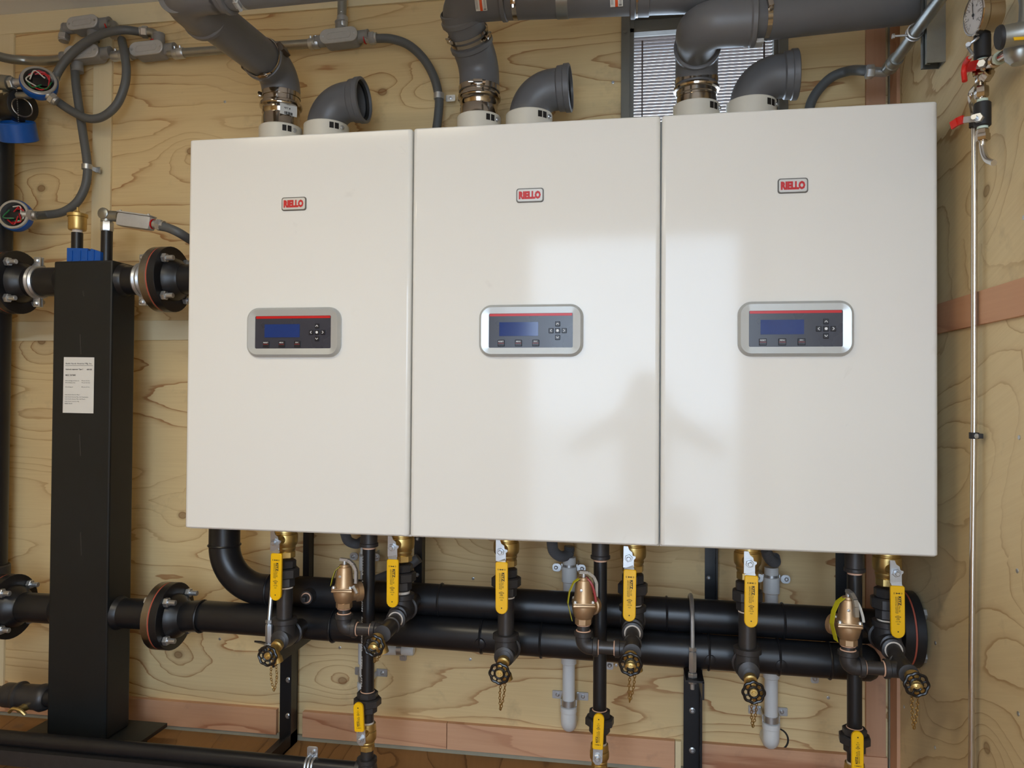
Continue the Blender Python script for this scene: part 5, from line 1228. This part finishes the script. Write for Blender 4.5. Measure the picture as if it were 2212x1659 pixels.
t = thing('drain_cock', 'black sleeved drain cock with straight red and grey lever, above the curved outlet', 'valve', (GX, gy, gz(330)), 'gauge station valves')
obj('sleeve', MB().cyl((GX, gy, gz(274)), (GX, gy, gz(222)), .0150, n=22, bev=.002), M['sleeve'], t)
obj('end_bush', MB().cyl((GX, gy, gz(279)), (GX, gy, gz(273)), .0098, n=18).cyl((GX, gy, gz(223)), (GX, gy, gz(215)), .0098, n=18), M['ptfe'], t)
n0 = g(2108, 256, GX-.016); obj('stem_nut', MB().hexn(n0+V(.010, .006, 0), V(-.6, -.8, 0), .016, .0095).cyl(n0, n0+V(-.008, -.010, 0), .005, n=10), M['zinc'], t)
obj('lever', MB().bar(n0, g(2078, 260, GX-.030), .012, .003, up=V(-.6, -.8, 0)), M['alu'], t)
obj('grip', MB().bar(g(2080, 258, GX-.030), g(2066, 264, GX-.036), .016, .005, up=V(-.6, -.8, 0)).bar(g(2068, 263, GX-.036), g(2055, 272, GX-.042), .015, .005, up=V(-.6, -.8, 0)), M['red'], t)
obj('outlet_fitting', MB().hexn((GX, gy, gz(291)), ZA, .010, .0115).cyl((GX, gy, gz(293)), (GX, gy, gz(278)), .0085, n=14).hexn((GX, gy, gz(305)), ZA, .014, .0135).cyl((GX, gy, gz(307)), (GX, gy, gz(289)), .008, n=14), M['inox'], t)
pth = smooth_path([V(GX, gy, gz(305)), V(GX, gy, gz(318)), g(2126, 334), g(2133, 346), g(2147, 352)], 6)
obj('outlet_tube', MB().tube(pth, .0058, 12), M['inoxtube'], t)
# long stainless tube down the side wall
TXX = WALL_R-.016
t = thing('steel_tube', 'long thin stainless tube running down the side wall', 'tube', (TXX, g(2104, 900, TXX).y, .01))
pts = [g(2110, 186, GX), g(2099, 200, GX-.002), g(2098, 215, GX), g(2103, 245, TXX), g(2105, 300, TXX), g(2105, 420, TXX), g(2104.5, 620, TXX), g(2104, 900, TXX), g(2100, 1300, TXX), g(2098, 1659, TXX), g(2098, 1760, TXX)]
obj('tube', MB().tube(smooth_path(pts, 5), .0060, 12), M['inoxtube'], t)
for (v, lab) in ((941, 'black rubber-lined clip on the stainless tube at mid height'), (268, 'black rubber clip on the stainless tube beside the drain cock')):
    c = g(2104, v, TXX); t = thing('tube_clip', lab, 'tube clip', c, 'tube clips on the side wall')
    obj('band', MB().lathe(c-ZA*.0065, ZA, [(0, .006), (0, .0095), (.013, .0095), (.013, .006)], 18, caps=False), M['sleeve'], t)
    obj('ear', MB().box(c+V(.004, -.014, 0), (.010, .018, .010), bev=.001), M['sleeve'], t); obj('screw', MB().lathe(c+V(-.001, -.019, 0), V(-1, 0, 0), [(0, .0055), (.003, .0055), (.005, .003)], 10), M['zinc'], t)
# flanged instrument cut by the right edge
t = thing('level_switch', 'cast metal instrument with dark round cap cut by the right edge', 'instrument', g(2200, 90, GX-.03))
a = g(2155, 82, GX-.055); b = a+V(.075, -.006, .008)
obj('round_cap', MB().lathe(a, b-a, [(0, .0185), (.003, .0205), (.006, .0205)], 24), M['sleeve'], t)
obj('barrel', MB().lathe(a+(b-a).normalized()*.005, b-a, [(0, .0190), (.050, .0190), (.053, .0205), (.068, .0205)], 24), M['galv'], t)
c = g(2200, 112, GX-.005); obj('cast_body', MB().lathe(c+ZA*.035, V(0, 0, -1), [(0, .014), (.010, .020), (.030, .023), (.046, .021), (.056, .012), (.058, 0)], 20), M['galv'], t)
c = g(2222, 45, GX-.0); obj('upper_body', MB().lathe(c-ZA*.03, ZA, [(0, .018), (.02, .020), (.035, .015), (.06, .014), (.09, .018)], 20), M['galv'], t)
obj('yellow_sticker', MB().box(a+V(.030, -.0172, -.009), (.026, .0015, .012), XA, V(0, .85, -.5)), M['yellow'], t)

# ------------------------------------------------------------------ screws in the plywood
scr = None
def wscrew(p, n_): 
    return MB().lathe(p, n_, [(-.001, .0045), (.0012, .0045), (.0016, .0035), (.0012, .0010), (.0012, 0)], 10)
for i, (u, v) in enumerate(((486, 220), (1324, 178), (1022, 1250), (475, 1380), (1016, 1424), (734, 1399), (1789, 1507), (1331, 1437))):
    obj('screw', wscrew(P(u, v, WALL_Y), FA), M['zinc'], wall_back)
for (u, v) in ((2202, 945), (2198, 1233), (2021, 1389), (2200, 1542), (1953, 1527), (2020, 1615), (2212, 470)):
    obj('screw', wscrew(PX(u, v, WALL_R), -XA), M['zinc'], wr)
# made-up housing out of view for the added warm fill light
t = thing('added_fill_fixture', 'slim white housing of an added fill light, out of view in front of the boilers', 'lamp', (FILL_LIGHT.location.x, FILL_LIGHT.location.y, CEIL))
obj('fill_housing', MB().box((FILL_LIGHT.location.x, FILL_LIGHT.location.y, CEIL-.030), (1.2, .26, .058), bev=.004), M['ceil'], t)
# ------------------------------------------------------------------ the photographer, crouching behind the camera (seen as a dim reflection in the boiler doors)
def photographer():
    C0 = V(1.185, 0, 0); J = {}; E = []; Rr = {}
    def j(n, x, y, z, rx, ry=None, par=None):
        J[n] = C0+V(x, y, z); Rr[n] = (rx, ry or rx)
        if par: E.append((par, n))
    j('pelvis', 0, -2.44, .42, .130, .115); j('waist', 0, -2.40, .58, .125, .105, 'pelvis'); j('chest', 0, -2.31, .80, .150, .110, 'waist'); j('upper', 0, -2.26, .93, .115, .085, 'chest')
    j('neck', 0, -2.225, 1.005, .052, .052, 'upper'); j('jaw', 0, -2.185, 1.07, .062, .070, 'neck'); j('skull', 0, -2.195, 1.135, .072, .086, 'jaw'); j('crown', 0, -2.205, 1.195, .058, .070, 'skull')
    for s, n in ((-1, 'l'), (1, 'r')):
        j('sh'+n, s*.185, -2.27, .945, .060, None, 'upper'); j('ua'+n, s*.285, -2.20, .88, .052, None, 'sh'+n); j('el'+n, s*.365, -2.12, .835, .044, None, 'ua'+n)
        j('fa'+n, s*.23, -2.03, .94, .038, None, 'el'+n); j('wr'+n, s*.125, -1.965, 1.02, .027, None, 'fa'+n); j('pa'+n, s*.100, -1.935, 1.060, .027, .016, 'wr'+n)
        for k in range(4):
            a = 'f%d%s' % (k, n); L = (.030, .034, .031, .025)[k]; zz = 1.115-.017*k
            j(a+'0', s*.097, -1.915+.002*k, zz-.012, .0092, None, 'pa'+n); j(a+'1', s*.096, -1.882, zz, .0088, None, a+'0'); j(a+'2', s*(.096-L*.5), -1.864, zz+.002, .0080, None, a+'1'); j(a+'3', s*(.096-L), -1.862, zz+.001, .0070, None, a+'2')
        j('t0'+n, s*.085, -1.935, 1.045, .0110, None, 'pa'+n); j('t1'+n, s*.070, -1.915, 1.058, .0100, None, 't0'+n); j('t2'+n, s*.052, -1.898, 1.072, .0085, None, 't1'+n)
        j('hip'+n, s*.10, -2.42, .41, .095, None, 'pelvis'); j('th'+n, s*.165, -2.22, .47, .082, None, 'hip'+n); j('kn'+n, s*.215, -2.03, .52, .060, None, 'th'+n)
        j('ca'+n, s*.200, -2.17, .30, .055, None, 'kn'+n); j('an'+n, s*.185, -2.27, .095, .040, None, 'ca'+n); j('ba'+n, s*.195, -2.16, .045, .040, .030, 'an'+n); j('to'+n, s*.205, -2.07, .036, .036, .026, 'ba'+n)
    names = list(J); me = bpy.data.meshes.new('person'); base = V(1.185, -2.30, 0)
    me.from_pydata([tuple(J[n]-base) for n in names], [(names.index(a), names.index(b)) for a, b in E], [])
    ob = bpy.data.objects.new('person_rig', me); COL.objects.link(ob)
    sk = ob.modifiers.new('skin', 'SKIN'); sk.use_smooth_shade = True
    for i, n in enumerate(names):
        sv = me.skin_vertices[0].data[i]; sv.radius = Rr[n]; sv.use_root = (n == 'pelvis')
    ss = ob.modifiers.new('sub', 'SUBSURF'); ss.levels = 2; ss.render_levels = 2
    dg = bpy.context.evaluated_depsgraph_get(); ev = ob.evaluated_get(dg); m2 = bpy.data.meshes.new_from_object(ev)
    bpy.data.objects.remove(ob)
    m2.materials.clear()
    for k in ('jacket', 'skin', 'trousers', 'boot'): m2.materials.append(M[k])
    for p in m2.polygons:
        c = p.center+base; p.use_smooth = True
        hand = c.y > -1.985 and c.z > .95; head = c.z > 1.0 and abs(c.x-C0.x) < .09 and c.y < -2.08
        p.material_index = 1 if (hand or head) else (3 if c.z < .085 else (2 if c.z < .60 and (c.z < .55) else 0))
    m2.name = 'person'
    o = bpy.data.objects.new('person', m2); COL.objects.link(o); o.location = base
    tag(o, 'person in a dark jacket crouching with a raised phone, reflected in the boiler doors', 'person')
    hc = C0+V(0, -2.198, 1.145)
    hm = MB(); hm.lathe(hc-ZA*.010, V(0, -.20, 1), [(0, .083), (.02, .086), (.05, .082), (.080, .062), (.100, .030), (.106, 0)], 24)
    hm.v = [V(v.x, hc.y+(v.y-hc.y)*1.12-.012, v.z) for v in hm.v]; obj('hair', hm, M['hair'], o)
    obj('nose', MB().lathe(hc+V(0, .074, -.012), V(0, .55, -.83), [(0, .007), (.016, .012), (.028, .013), (.034, .006), (.035, 0)], 10), M['skin'], o)
    for s in (-1, 1):
        obj('eye', MB().lathe(hc+V(s*.030, .076, .010), V(0, 1, 0), [(-.006, .010), (.002, .008), (.005, .003), (.0055, 0)], 10), M['eye'], o)
        obj('ear', MB().lathe(hc+V(s*.074, -.012, -.004), V(s, -.2, 0), [(0, .020), (.010, .024), (.014, .018), (.015, 0)], 12), M['skin'], o)
    obj('mouth', MB().box(hc+V(0, .070, -.058), (.044, .010, .007), bev=.002), M['lip'], o)
    t = thing('phone', 'dark phone held up level with the middle boiler panel, seen only in reflection', 'phone', (1.185, -1.876, 1.06))
    obj('phone_body', MB().rslab((1.185, -1.870, 1.100), -XA, ZA, .160, .076, .010, .008, .001), M['gloss'], t)
    obj('lens', MB().lathe((1.157, -1.862, 1.1063), YA, [(0, .009), (.002, .009), (.0022, .006)], 16), M['dark'], t)
M['jacket'] = plain('dark_jacket', sl(52,54,70), .8); M['skin'] = plain('skin', sl(206,150,124), .5, var=.05); M['trousers'] = plain('dark_trousers', sl(48,50,62), .85); M['boot'] = plain('brown_boots', sl(70,52,40), .6)
M['hair'] = plain('brown_hair', sl(58,42,32), .6); M['eye'] = plain('eye', sl(60,50,46), .2); M['lip'] = plain('lip', sl(164,92,84), .5)
photographer()
